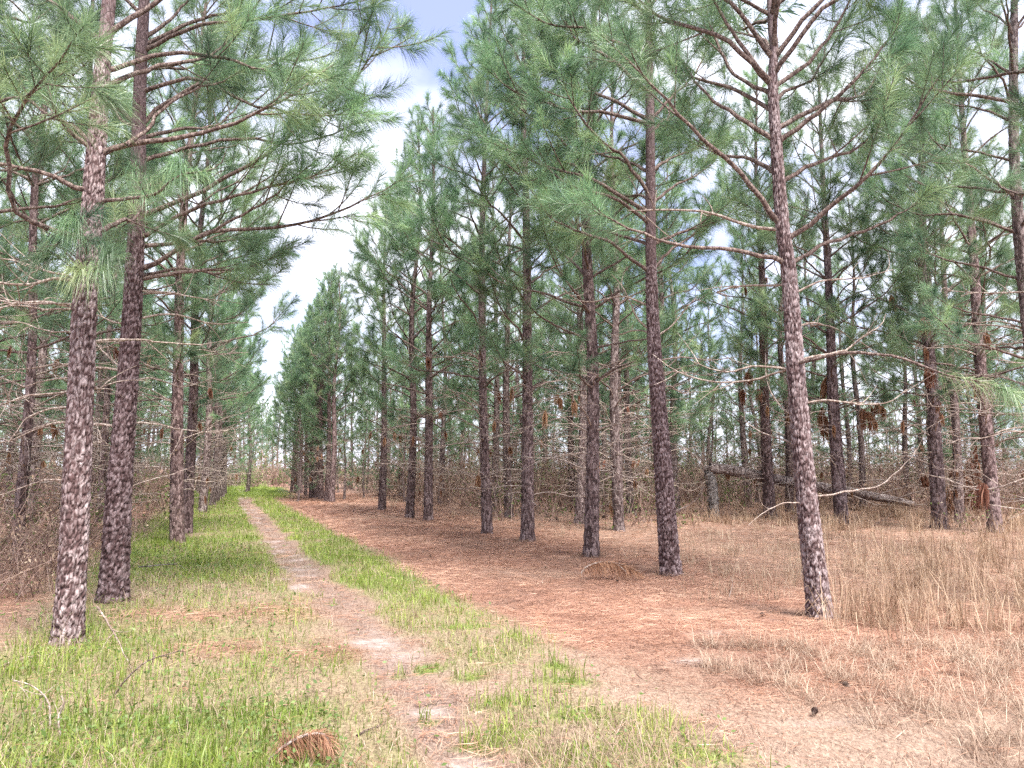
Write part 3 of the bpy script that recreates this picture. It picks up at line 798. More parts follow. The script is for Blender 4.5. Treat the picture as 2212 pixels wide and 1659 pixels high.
L2 = dict(seed=41, Y=8.3, H=13.4, prof=[(0, .155), (.4, .142), (1.2, .128), (2.5, .110), (3.4, .100), (5.1, .086), (6, .072)], fine=4.2, top=7.6, col=(0.72, 0.64, 0.66), per=125,
  px=[(243, 1300), (258, 1050), (278, 800), (290, 600), (297, 420), (300, 250), (306, 100), (312, 0)],
  limbs=[
  (1, [(300, 585), (360, 560), (400, 525), (470, 500), (547, 492), (617, 490), (737, 453), (837, 407), (900, 375)], 0.8, 0.038, dict(first=0.45)),
  (1, [(430, 512), (500, 477), (580, 430), (640, 385), (690, 340)], 0.2, 0.022, dict(first=0.3, free=1)),
  (1, [(297, 470), (360, 445), (427, 420), (523, 367), (600, 317), (667, 257), (737, 203), (780, 160), (813, 110), (850, 30)], 0.3, 0.036, dict(first=0.45)),
  (1, [(300, 290), (333, 240), (400, 200), (480, 150), (580, 130), (680, 130), (760, 90)], 0.6, 0.034, dict(first=0.4)),
  (1, [(306, 85), (360, 50), (400, 7), (450, -60)], 0.4, 0.032, dict(first=0.5)),
  (1, [(300, 270), (270, 265), (240, 230), (215, 190)], 0.4, 0.028, dict(first=0.5)),
  (1, [(295, 520), (380, 470), (480, 430), (600, 400), (700, 370), (770, 330)], -0.2, 0.03, dict(first=0.4)),
  (1, [(299, 350), (400, 320), (520, 300), (640, 310), (740, 280), (800, 250)], 0.9, 0.03, dict(first=0.45)),
  (1, [(292, 600), (380, 580), (470, 590), (560, 570), (620, 540)], 1.4, 0.026, dict(first=0.4)),
  (1, [(306, 110), (420, 60), (560, 40), (700, 20), (800, -10)], -0.2, 0.032, dict(first=0.4)),
  (1, [(300, 200), (420, 170), (560, 230), (700, 250), (800, 240)], -0.2, 0.03, dict(first=0.5)),
  (0, [(290, 625), (340, 628), (400, 635), (450, 643), (480, 660)], 0.3, 0.014, dict(twigs=5)),
  (0, [(270, 800), (210, 790), (130, 783), (50, 795), (-20, 797)], 0.3, 0.018, dict(twigs=5)),
  (0, [(258, 925), (210, 918), (120, 915), (40, 945), (-20, 960)], 0.2, 0.020, dict(twigs=5)),
  (0, [(275, 805), (240, 780), (210, 750), (190, 730)], 0.4, 0.016, dict(twigs=3)),
  (0, [(275, 695), (255, 693), (215, 675), (180, 660)], 0.6, 0.014, dict(twigs=3)),
  (0, [(258, 970), (235, 960), (215, 945), (200, 945)], -0.4, 0.009, dict(twigs=1)),
  (0, [(285, 760), (320, 790), (360, 800), (400, 830)], 0.6, 0.009, dict(twigs=3)),
  (0, [(248, 1060), (310, 1040), (370, 1025), (420, 1005)], 0.3, 0.008, dict(twigs=1)),
  ],
  whorl=[(3.7, 20, 1.9, 14), (4.1, 60, 2.1, 20), (4.6, 110, 2.0, 30), (5.4, 60, 2.1, 34), (5.6, 150, 2.0, 34), (6.2, 100, 2.0, 38), (6.6, 30, 2.0, 42), (7.0, 170, 1.9, 44)],
  dead=[(2.5, 60, 1.2, 12), (3.2, 30, 1.4, 18), (3.5, 100, 1.4, 18), (2.9, 140, 1.3, 10), (2.0, 20, 1.1, 5), (1.5, 80, 0.9, 0)])

R2 = dict(seed=51, Y=10.5, H=13.2, prof=[(0, .136), (.9, .122), (2.3, .105), (3.8, .086), (5.6, .073)], fine=4.4, top=8.2, col=(0.80, 0.72, 0.74), per=125, w=0.004,
  px=[(1450, 1246), (1432, 1000), (1413, 750), (1406, 550), (1405, 300), (1402, 150), (1400, 0)],
  limbs=[
  (1, [(1405, 460), (1384, 450), (1317, 407), (1264, 380), (1204, 367), (1137, 343), (1044, 297), (1004, 283)], -0.3, 0.038, dict(first=0.35)),
  (1, [(1405, 430), (1347, 340), (1300, 307), (1237, 227), (1217, 177), (1210, 133)], -0.9, 0.036, dict(first=0.35)),
  (1, [(1404, 270), (1310, 243), (1237, 240), (1170, 217), (1117, 200), (1087, 180), (1040, 110)], -0.3, 0.036, dict(first=0.3)),
  (1, [(1403, 130), (1330, 90), (1260, 60), (1180, 50), (1100, 0)], -0.5, 0.034, dict(first=0.3)),
  (1, [(1406, 590), (1357, 556), (1310, 520), (1250, 500), (1190, 470), (1140, 400)], -0.9, 0.034, dict(first=0.45, tint=0.65)),
  (1, [(1406, 585), (1450, 540), (1500, 505), (1540, 450)], 0.6, 0.03, dict(first=0.5)),
  (1, [(1405, 440), (1460, 400), (1520, 370), (1570, 310)], 0.7, 0.03, dict(first=0.4)),
  (1, [(1404, 260), (1460, 200), (1500, 160), (1540, 80)], 0.7, 0.03, dict(first=0.35)),
  (0, [(1410, 720), (1380, 690), (1350, 630), (1320, 590)], 0.1, 0.017, dict(twigs=2)),
  (0, [(1416, 730), (1450, 705), (1490, 660), (1510, 640)], 0.1, 0.016, dict(twigs=4)),
  (0, [(1420, 810), (1460, 805), (1530, 810), (1580, 790)], 0.3, 0.012, dict(twigs=5)),
  (0, [(1425, 950), (1380, 947), (1330, 955), (1280, 985)], 0.3, 0.011, dict(twigs=3)),
  (0, [(1428, 955), (1470, 965), (1500, 985), (1520, 1010)], -0.3, 0.010, dict(twigs=3)),
  (0, [(1438, 1110), (1480, 1095), (1500, 1080), (1520, 1050)], -0.3, 0.009, dict(twigs=2)),
  ],
  whorl=[(4.2, 80, 2.0, 22), (4.7, 30, 2.0, 26), (4.7, 140, 2.1, 26), (5.3, 90, 2.1, 30), (5.8, 50, 2.0, 34), (5.8, 130, 2.0, 34), (6.4, 60, 2.0, 36), (7.0, 190, 2.1, 40), (7.6, 100, 1.9, 45), (5.0, -150, 2.0, 24), (6.6, 165, 2.3, 34)],
  dead=[(2.6, 60, 1.4, 12), (3.4, 120, 1.4, 18), (3.0, 10, 1.3, 10), (3.8, 190, 1.5, 18), (2.0, 100, 1.2, 5)])

near_pine('pine_tree', 'leaning foreground pine with pale flaky bark at the right, nearest the dry grass', R1)
near_pine('pine_tree', 'pale grey-flaked pine at the far left, nearest tree beside the green grass', L1)
near_pine('pine_tree', 'dark thick-barked pine just behind the pale one on the left', L2)
near_pine('pine_tree', 'tall purple-brown pine second from right in the front row, behind the arched brown bough', R2)

KA = [pine_kind(101 + i, 12.4 + 0.4 * i, 0.15, 2.9 + 0.2 * i, 0) for i in range(3)]
KD = [pine_kind(151 + i, 12.0 + 0.4 * i, 0.14, 1.9 + 0.35 * i, 1) for i in range(4)]
KB = [pine_kind(201 + i, 12.2 + 0.5 * i, 0.14, 1.4 + 0.3 * i, 1) for i in range(3)]
KC = [pine_kind(301 + i, 12.0 + 0.5 * i, 0.14, 1.1 + 0.3 * i, 2) for i in range(3)]

FILL = []
placed = [G(*s['px'][0])[:2] for s in (R1, L1, L2, R2)]
def kind_for(d, i):
    return (KD[i % 4] if d < 30 else KB[i % 3] if d < 42 else KC[i % 3])
def spot(px, py, wpx, label, i, group=None, colour=None, sc=1.0, rz=None, front=False):
    p = G(px, py)
    placed.append(p[:2])
    r0 = np.clip(0.9 * wpx / F * p[1] / 2, 0.08, 0.17)
    if p[1] > 26: sc = sc * float(np.interp(p[1], [26, 40], [0.92, 0.78]))
    return stand(KA[i % 3] if front else kind_for(p[1], i), p[0], p[1], label, group, rz=rz if rz is not None else (i * 2.4), sc=sc, r0=r0, colour=colour, lean=(0, 0))

dk = (0.84, 0.76, 0.78)
spot(1278, 1207, 36, 'pine with the arched brown bough lying at its foot', 0, colour=dk, front=True)
spot(1140, 1172, 33, 'straight dark pine third from right in the front row on rusty straw', 1, colour=dk, front=True)
spot(1053, 1156, 26, 'slim dark pine left of the straight one in the front row', 2, colour=dk, front=True)
spot(925, 1124, 24, 'right one of a close pair of pines midway along the track', 3, colour=dk, front=True)
spot(885, 1120, 20, 'left one of a close pair of pines midway along the track', 0, colour=dk, front=True)
spot(825, 1103, 20, 'forking slim pine standing alone right of the track clearing', 1, colour=dk, front=True)
spot(383, 1172, 34, 'brown pine with brush at its foot, third along the left side', 2, colour=(0.95, 0.82, 0.82), front=True)
spot(403, 1152, 26, 'dark pine close behind the brushy one on the left side', 3, colour=(0.7, 0.6, 0.62), front=True)
spot(437, 1108, 20, 'slender pine fifth along the left side of the track', 0, front=True)
spot(458, 1092, 15, 'slender pale pine sixth along the left side of the track', 1)
for i, (x, y, w) in enumerate([(468, 1084, 15), (474, 1078, 14), (480, 1074, 13), (486, 1068, 12)]):
    spot(x, y, w, 'thin dark pine in the far row closing the left side of the track', i + 1, 'far left row pines', front=True)
for i, (x, y, w) in enumerate([(716, 1084, 20), (706, 1082, 16), (694, 1079, 17), (683, 1076, 18), (673, 1075, 22), (660, 1070, 12), (650, 1066, 12), (640, 1065, 14), (630, 1063, 10)]):
    spot(x, y, w, 'pine trunk in the tight clump right of the far end of the track', i, 'clump of pines right of the far track', colour=(1.0, 0.9, 0.92), front=True)
spot(535, 1062, 14, 'small pine standing in the middle where the track ends', 1)
spot(1236, 1094, 27, 'thick pine just left behind the one with the arched bough', 3, colour=(0.8, 0.72, 0.72), front=True)
spot(1284, 1098, 22, 'pine half hidden right behind the one with the arched bough', 2, colour=dk)
spot(1002, 1075, 16, 'thin pine behind the front row, right of a pale dead tassel', 0)
spot(971, 1069, 15, 'short-looking thin pine behind the front row with a pale tassel', 1)
spot(1304, 1074, 15, 'thin background pine left of the green saplings', 1)
spot(1339, 1065, 12, 'very thin background pine between two others at the middle', 2)
spot(1378, 1074, 14, 'thin lone background pine left of the purple-brown one', 3)
spot(1618, 1095, 25, 'pine behind the fallen log, just right of the broken stump', 0)
T1664 = spot(1664, 1119, 30, 'pine in front of the fallen log, left of the leaning foreground pine', 1, colour=(0.85, 0.76, 0.78), front=True, sc=1.1)
T1705 = spot(1705, 1106, 27, 'dark pine behind the fallen log and the leaning foreground pine', 2, colour=(0.62, 0.55, 0.56))
T1818 = spot(1818, 1131, 37, 'grey pine in front of the log, right of the leaning foreground pine', 3, colour=(0.78, 0.72, 0.78), front=True, sc=1.1)
T2030 = spot(2030, 1142, 37, 'grey-brown pine near the right edge with rusty tassels', 0, colour=(0.8, 0.74, 0.78), front=True, sc=1.1)
spot(2150, 1150, 30, 'slanting pale pine at the right edge behind tall dry grass', 2, colour=(1.0, 0.9, 0.92), front=True, sc=1.1)
spot(1990, 1085, 24, 'background pine half behind the grey-brown one at the right', 1)
spot(33, 1215, 26, 'dim pine deep in the brush at the left edge', 2, colour=dk)
spot(130, 1190, 24, 'dim pine seen past the left side of the pale foreground one', 3, colour=dk)
spot(215, 1130, 20, 'dim pine showing between the two big left trunks', 1, colour=dk)
# rusty hanks of dead needles caught on dead limbs of those pines
def hang(root, px, py, n, L, dY=-0.6, rise=0.3):
    r = np.random.default_rng(int(px + py))
    rx, ry = root.location[0], root.location[1]
    cz, sz = math.cos(-root.rotation_euler[2]), math.sin(-root.rotation_euler[2])
    def loc(w):
        d = (w - np.array([rx, ry, root.location[2]])) / root.scale[0]
        return np.array([cz * d[0] - sz * d[1], sz * d[0] + cz * d[1], d[2]])
    tip = loc(at(px, py, ry + dY))
    g = Geo()
    dead_limb(g, [np.array([0, 0, tip[2] - rise]), np.array([0, 0, tip[2] - rise * .6]) * .5 + tip * [.5, .5, .5] + [0, 0, .08], tip, tip + nrm(tip * [1, 1, 0]) * .25 - [0, 0, .08]], 0.016, r, twigs=4)
    b = g.build('dead_branch', M['dead_wood'], root)
    for i in range(n):
        g = Geo()
        tassel(g, tip + r.normal(0, .07, 3) * (i > 0), L * 0.85 * r.uniform(.6, 1.1), r, 75, 0.007)
        g.build('dead_needles', M['dead_needle'], b, smooth=False)
for a in ((T2030, 1995, 688, 2, .55), (T2030, 2001, 800, 2, .5, -.9), (T1818, 1925, 640, 1, .5), (T1664, 1618, 800, 2, .7), (T1664, 1600, 846, 2, .5), (T1664, 1638, 842, 1, .6), (T1705, 1706, 890, 2, .7, -1.0),
          (T1818, 1868, 888, 3, .6), (T1818, 1785, 822, 2, .8, .5), (T1818, 1775, 895, 2, .9, .7), (T2030, 2070, 660, 1, .4), (T2030, 2110, 690, 1, .35, .5), (T1705, 1655, 600, 1, .4), (T1664, 1610, 620, 1, .4)):
    hang(*a)
# two more pines stand just outside the picture and reach into it
for X, Y, i, lab in ((6.3, 8.2, 1, 'pine just off the right edge whose green tufts reach in'), (8.6, 12.2, 2, 'second pine off the right edge, farther back'), (-6.6, 8.2, 0, 'pine just off the left edge whose branches reach in')):
    placed.append(np.array([X, Y])); stand(KA[i], X, Y, lab, rz=1.1 + i)

# the planted rows behind
cells = []
for row in range(0, 10):
    for side in (1, -1):
        u0 = 4.7 + 3.4 * row if side > 0 else -2.4 - 3.3 * row
        s = 5.0 + rng.random() * 2
        while s < 125:
            Y = s + rng.normal(0, 0.3); X = float(pathx(Y)) + u0 + rng.normal(0, 0.35)
            s += rng.uniform(2.1, 3.3)
            d = math.hypot(X, Y)
            if rng.random() < 0.14 or Y < 6: continue
            if abs(X) / Y > 0.80 or d > 120: continue
            if d < 13 and abs(X) / Y < 0.72: continue
            if row == 0 and Y < 44: continue
            if row > 6 and d < 14: continue
            depth = row + (0 if side > 0 else 1)
            cells.append((d + 3.2 * row, d, X, Y, row, side))
cells.sort()
n = 0
for _, d, X, Y, row, side in cells:
    if n >= 110: break
    if any((X - q_[0]) ** 2 + (Y - q_[1]) ** 2 < 1.7 for q_ in placed): continue
    if 1490 < CX + F * X / Y < 1980 and Y < 24.5: continue
    # keep the view to the named trees open
    if d < 19:
        pxx = CX + F * X / Y
        if any(abs(pxx - x) < 26 for x in (1278, 1140, 1053, 925, 885, 825, 383, 403, 437, 700, 1537, 1600)): continue
    placed.append(np.array([X, Y]))
    n += 1
    if side > 0: lab, grp = ('pine in the thick of the woods right of the track', 'woodland pines right of the track') if row else ('far pine lining the right of the distant track', 'far right row pines')
    else: lab, grp = ('pine in the thick of the woods left of the track', 'woodland pines left of the track') if row else ('far pine lining the left of the distant track', 'far left row pines beyond the clearing')
    FILL.append((stand(kind_for(d, n), X, Y, lab, grp, sc=rng.uniform(0.9, 1.08) * float(np.interp(d, [24, 42], [1.0, 0.78]))), 'tall woods pine'))
# trees that close the view: the bend of the track and the back of the woods
BEND = []
for i, (px, Y) in enumerate([(505, 66), (520, 74), (548, 118), (565, 112), (580, 122), (592, 104), (605, 88), (618, 76), (530, 92), (490, 60), (556, 128), (575, 135), (540, 104)]):
    X = (px - CX) / F * Y
    BEND.append(stand(KC[i % 3], X, Y, 'distant pine closing the view where the track bends away', 'pines at the bend of the track', sc=rng.uniform(.85, 1.0)))
for i in range(72):
    px = -60 + 2350 * (i + rng.random() * .8) / 72
    if 470 < px < 640: continue
    Y = rng.uniform(44, 58)
    FILL.append((stand(KC[i % 3], (px - CX) / F * Y, Y, 'low-branched young pine closing off the back of the woods', 'young pines at the back of the woods', sc=rng.uniform(.38, .62)), 'low young pine'))

for i in range(46):
    px = 640 + 1640 * (i + rng.random() * .8) / 46
    Y = rng.uniform(31, 43)
    FILL.append((stand(KC[i % 3], (px - CX) / F * Y, Y, 'low young pine', 'young pines at the back of the woods', sc=rng.uniform(.32, .48)), 'small bushy pine'))
# each of them is told from its fellows by what it stands behind and how far in it is
MARKS = [(-300, 'the left edge of the picture'), (35, 'the brush at the left edge'), (150, 'the pale far-left pine'), (255, 'the dark thick-barked left pine'), (390, 'the brushy third left pine'), (455, 'the slender left row'),
         (560, 'the end of the track'), (690, 'the tight far clump'), (825, 'the forking lone pine'), (905, 'the close pair of pines'), (1053, 'the slim dark front pine'), (1140, 'the straight dark front pine'),
         (1278, 'the pine with the arched bough'), (1450, 'the purple-brown front pine'), (1540, 'the broken stump'), (1640, 'the left half of the log'), (1755, 'the leaning foreground pine'), (1880, 'the right half of the log'),
         (2030, 'the grey-brown tasselled pine'), (2143, 'the slanting right-edge pine'), (2500, 'the right edge of the picture')]
ORD = ['nearest', 'second nearest', 'third nearest', 'fourth nearest', 'fifth nearest', 'sixth nearest', 'seventh nearest', 'eighth nearest', 'ninth nearest', 'tenth nearest', 'eleventh nearest', 'twelfth nearest', 'thirteenth nearest', 'fourteenth nearest', 'fifteenth nearest', 'sixteenth nearest']
bins = {}
for o, what in FILL:
    px = CX + F * o.location[0] / o.location[1]
    mk = min(MARKS, key=lambda q_: abs(q_[0] - px))[1]
    bins.setdefault((what, mk), []).append(o)
for (what, mk), L_ in bins.items():
    for i, o in enumerate(sorted(L_, key=lambda q_: q_.location[1])):
        o['label'] = f"{what}, {ORD[i]} of those in line behind {mk}" if i < 16 else f'{what}, one of the farthest in line behind {mk}'
NTH = ['leftmost', 'second from left', 'third from left', 'fourth from left', 'fifth from left', 'sixth from left', 'seventh from left', 'eighth from left', 'ninth from left', 'tenth from left', 'eleventh from left', 'twelfth from left', 'rightmost']
def by_side(objs, text):
    for i, o in enumerate(sorted(objs, key=lambda q_: q_.location[0] / q_.location[1])):
        o['label'] = f'{NTH[i] if i < len(objs) - 1 else "rightmost"} {text}'
by_side(BEND, 'of the distant pines closing the bend of the track')
for grp, text in (('clump of pines right of the far track', 'pine trunk in the tight clump right of the far track'), ('far left row pines', 'of four thin dark pines closing the left row')):
    by_side([o for o in C.objects if o.get('group') == grp], text)
# ------------------------------------------------------------------ single things on the forest floor
def rough_tube(pts, radii, k, r, n=70, amp=0.07, a=0.5):
    P = crom(pts, n)
    R = np.interp(np.linspace(0, 1, n), np.linspace(0, 1, len(radii)), radii)
    V, f = tubes(P[None], R[None], k)
    V = V.reshape(n, k, 3)
    off = V - P[:, None]
    i, j = np.meshgrid(np.arange(n), np.arange(k), indexing='ij')
    nz = fbm(np.cos(j / k * 6.283) * 2.2 + i * 0.09 + r.random() * 50, np.sin(j / k * 6.283) * 2.2 + i * 0.05, 3) - 0.5
    nz = nz * amp * 2.5 + r.normal(0, amp * 0.3, (n, k))
    return (P[:, None] + off * (1 + nz[..., None])).reshape(-1, 3), f, V
def spikes(geo, c, axis, rad, n, L, r):
    for i in range(n):
        a = r.random() * 6.283
        u, v = ortho(nrm(np.asarray(axis, float)))
        rr = rad * math.sqrt(r.random()) * 0.9
        b = c + (u * math.cos(a) + v * math.sin(a)) * rr
        l = L * r.uniform(0.3, 1.0)
        s = np.stack([b - axis * 0.04, b + axis * l * 0.5 + r.normal(0, .008, 3), b + axis * l + r.normal(0, .012, 3)])
        vv, ff = tubes(s[None], np.array([[0.022, 0.014, 0.002]]) * r.uniform(0.6, 1.2), 4)
        geo.add(vv, ff)

# snapped pine: a grey stump with the broken stem still hinged on it, and its dead top
r = np.random.default_rng(5)
Ys = 23.2
b0 = at(1540, 1117, Ys); b0[2] = 0
sn = empty('snapped_pine', b0)
tag(sn, 'snapped pine: grey broken stump with its log hinged sideways to the right', 'fallen tree')
def rel(px, py, Y): return at(px, py, Y) - b0
top = rel(1530, 1022, Ys)
g = Geo()
v, f, _ = rough_tube([(0.02, 0, -0.15), (0.03, 0, 0.5), (0.0, 0, 1.0), tuple(top)], [0.19, 0.16, 0.16, 0.14], 24, r, 70, 0.13)
g.add(v, f); spikes(g, top, np.array([-0.15, 0, 1.0]), 0.13, 26, 0.26, r)
g.build('stump', M['grey_wood'], sn)
lp = [rel(1533, 1012, Ys), rel(1580, 1016, Ys + .1), rel(1640, 1028, Ys + .2), rel(1720, 1044, Ys + .4), rel(1800, 1057, Ys + .5), rel(1920, 1078, Ys + .7), rel(1975, 1090, Ys + .8)]
g = Geo()
v, f, _ = rough_tube(lp, [0.15, 0.165, 0.155, 0.145, 0.135, 0.12, 0.09], 26, r, 130, 0.16)
g.add(v, f); spikes(g, lp[0], nrm(lp[0] - lp[1]), 0.14, 24, 0.22, r)
lg = g.build('log', M['log_bark'], sn)
for pl, r0 in (([(1600, 1018), (1618, 1000), (1645, 985)], 0.03), ([(1700, 1045), (1706, 1080), (1716, 1110)], 0.035), ([(1610, 1025), (1650, 1012), (1690, 990)], 0.03),
               ([(1815, 1060), (1880, 1085), (1925, 1092)], 0.04), ([(1850, 1066), (1900, 1045), (1990, 1012)], 0.03), ([(1790, 1052), (1850, 1040), (1940, 1032), (2040, 1020)], 0.03),
               ([(1880, 1072), (1960, 1050), (2060, 1040)], 0.028), ([(1900, 1078), (1980, 1092), (2060, 1088)], 0.03), ([(1930, 1080), (2000, 1060), (2090, 1075)], 0.025)):
    g = Geo()
    dead_limb(g, [rel(px, py, Ys + .3 - .3 * i) for i, (px, py) in enumerate(pl)], r0 * 0.8, r, twigs=3)
    g.build('dead_branch', M['dead_wood'], sn)
for px, py, L in ((1895, 890, .5), (2075, 1040, .8), (2090, 1070, .8), (2060, 1075, .7), (2110, 1060, .9), (2040, 1085, .5), (2000, 1050, .4), (2130, 1085, .6), (2095, 1010, .7)):
    g = Geo()
    for i in range(5):
        tassel(g, rel(px + r.normal(0, 12), py - 15 + r.normal(0, 6), Ys - 1.2 + r.normal(0, .1)), L * r.uniform(.5, .9), r, 90, 0.009)
    g.build('dead_needles', M['dead_needle'], sn, smooth=False)

# dried boughs shed on the ground
def bough(pl, Y, label, per, seed, w=0.004, nl=0.26, droop=1.5):
    r = np.random.default_rng(seed)
    P = [at(px, py, Y) for px, py in pl]
    o0 = np.array([P[0][0], P[0][1], 0.0])
    e = empty('fallen_bough', o0)
    tag(e, label, 'branch', 'dried boughs on the ground')
    Cv = crom([p - o0 for p in P], 16)
    g = Geo(); v, f = tubes(Cv[None], np.linspace(0.013, 0.004, 16)[None], 6); g.add(v, f)
    g.build('stem', M['dead_wood'], e)
    g = Geo()
    segs = [Cv[i:i + 5] for i in range(0, 12, 2)]
    needles(g, segs, per, nl, w, [0.7 + r.normal(0, .15) for _ in segs], r, droop=droop, spread=(1.15, 0.55))
    for v in g.v: v[:, 2] = np.clip(v[:, 2], 0.012 + 0.01 * r.random(len(v)), Cv[:, 2].max() + 0.015)
    g.build('needles', M['dead_needle'], e, smooth=False)
bough([(1254, 1240), (1268, 1224), (1300, 1214), (1342, 1219), (1386, 1237)], 10.45, 'arched bough of dried brown needles below a front-row pine', 75, 61, w=0.006, nl=0.22)
bough([(585, 1640), (620, 1608), (660, 1588), (700, 1586), (716, 1615)], 4.1, 'dried brown bough in the green grass at the bottom edge', 75, 62, 0.0035, 0.17)

# fallen cones
g = Geo()
r = np.random.default_rng(8)
nst = 13
for i in range(nst):
    t_ = (i + 0.5) / nst
    rad = 0.032 * math.sin(math.pi * min(t_ * 0.9 + 0.1, 1)) ** 0.7
    for j in range(8):
        a = j * 6.283 / 8 + i * 0.39
        c = np.array([math.cos(a), math.sin(a), 0])
        s_ = np.array([-c[1], c[0], 0])
        z0 = 0.012 + t_ * 0.075
        base = np.array([0, 0, z0])
        V = [base + c * rad * .35 - s_ * .004, base + c * rad * .35 + s_ * .004, base + c * rad + s_ * .009 + [0, 0, .010], base + c * rad - s_ * .009 + [0, 0, .010], base + c * rad * 1.12 + [0, 0, .004]]
        g.add(V, [[0, 1, 2], [0, 2, 3], [3, 2, 4]], [0, 0, .8, .8, 1])
cone_me = g.mesh('cone_scales', M['cone'], False)
g = Geo()
v, f = tubes(np.array([[[0, 0, z] for z in (0.0, .02, .05, .085, .1)]]), np.array([[.006, .017, .016, .009, .002]]), 8)
g.add(v, f)
core_me = g.mesh('cone_core', M['cone'])
def cone(px, py, i, label, sc=1.0, group='cones fallen on the ground'):
    p = G(px, py)
    e = empty('pine_cone', (p[0], p[1], float(hgt(p[0], p[1])) + 0.028 * sc), 0)
    e.rotation_euler = (math.radians(75 + 20 * math.sin(i)), 0, i * 1.7)
    e.scale = (sc,) * 3
    tag(e, label, 'pine cone', group)
    link('core', core_me, e); link('scales', cone_me, e)
cones = [(930, 1203, 'pine cone lying alone in the straw between track and front row'), (1174, 1229, 'pine cone left of the arched brown bough'),
         (1335, 1258, 'pine cone just in front of the arched brown bough'), (1652, 1331, 'pine cone left of the foot of the leaning foreground pine'),
         (1693, 1458, 'pine cone in pale grass below the leaning foreground pine'), (1755, 1543, 'lowest pine cone in the right foreground'),
         (1837, 1485, 'small dark cone right of the foreground sand patch'), (50, 1419, 'pine cone beside the pale foreground pine at far left'),
         (1117, 1110, None), (1180, 1117, None), (1207, 1124, None), (1217, 1090, None), (1330, 1097, None), (1150, 1105, None), (1260, 1112, None), (1100, 1122, None), (1300, 1120, None), (1345, 1099, None)]
for i, (x, y, l) in enumerate(cones):
    cone(x, y, i, l or 'dark pine cone in the straw behind the front-row pines', 0.6 if l else 1.4)

by_side([o for o in C.objects if o.get('group') == 'cones fallen on the ground' and o['label'].startswith('dark pine cone in the straw behind')], 'dark cone in the straw behind the front-row pines')

# sticks
def stick(pl, r0, label, mat='dead_wood', twigs=2, seed=0, Y=None, dY=0.0):
    r = np.random.default_rng(seed + 900)
    P = [G(*q_) if Y is None else at(*q_, Y + dY * i / (len(pl) - 1)) for i, q_ in enumerate(pl)]
    if Y is None:
        for q_ in P: q_[2] = float(hgt(q_[0], q_[1])) + r0 + 0.005
    o0 = P[0].copy()
    g = Geo(); dead_limb(g, [q_ - o0 for q_ in P], r0, r, twigs=twigs)
    return tag(g.build('stick', M[mat], loc=o0), label, 'stick')
stick([(1336, 1220), (1348, 1232), (1353, 1240)], 0.007, 'short pale stick leaning on the arched brown bough', seed=1, Y=10.2)
stick([(1368, 1108), (1378, 1118), (1392, 1134)], 0.03, 'grey broken stick on the ground left of the purple-brown pine', 'grey_wood', 1, 2)
stick([(1575, 1290), (1582, 1260), (1578, 1245)], 0.006, 'small white stick upright in the straw', seed=3, Y=8.6, twigs=1)
stick([(235, 1515), (290, 1450), (330, 1420), (390, 1398)], 0.008, 'bare dark stalk leaning over the grass at lower left', 'limb', 5, 4, Y=5.2)
stick([(210, 1310), (250, 1370), (270, 1410), (285, 1440)], 0.009, 'pale bent stem in the grass beside the left trunks', seed=5, Y=5.9, twigs=4)
stick([(0, 1437), (50, 1422), (100, 1415), (160, 1405)], 0.010, 'long pale stick lying at the left edge', seed=6, twigs=2)
stick([(105, 1590), (110, 1540), (100, 1500), (70, 1475), (30, 1465)], 0.007, 'dead curled weed stalk at the lower left', seed=7, Y=4.6, twigs=6)
stick([(130, 1590), (125, 1550), (135, 1520), (128, 1500)], 0.008, 'frayed pale stub at the lower left', seed=8, Y=4.5, twigs=7)
stick([(128, 1405), (135, 1365), (150, 1330), (160, 1320)], 0.006, 'pale dead vine on the foot of the far left trunk', seed=9, Y=6.2, twigs=6)
stick([(770, 1590), (790, 1580), (810, 1572), (830, 1562)], 0.006, 'thin twig lying across the track in the foreground', 'limb', 1, 10)
stick([(915, 1518), (970, 1515), (1010, 1517)], 0.004, 'thin red-brown twig on the sandy track', 'limb', 0, 11)
stick([(1830, 1140), (1880, 1135), (1910, 1118), (1935, 1095)], 0.014, 'curved dead branch lying right of the grey pine', 'limb', 3, 12, Y=19.5)
stick([(1760, 1290), (1735, 1240), (1750, 1200), (1780, 1175)], 0.004, 'thin hanging root-like twig beside the leaning pine', 'limb', 1, 13, Y=7.4)
stick([(300, 1225), (340, 1222), (380, 1220), (395, 1230)], 0.012, 'mossy grey branch lying in the grass behind the left trunks', 'grey_wood', 5, 14, Y=11.2)

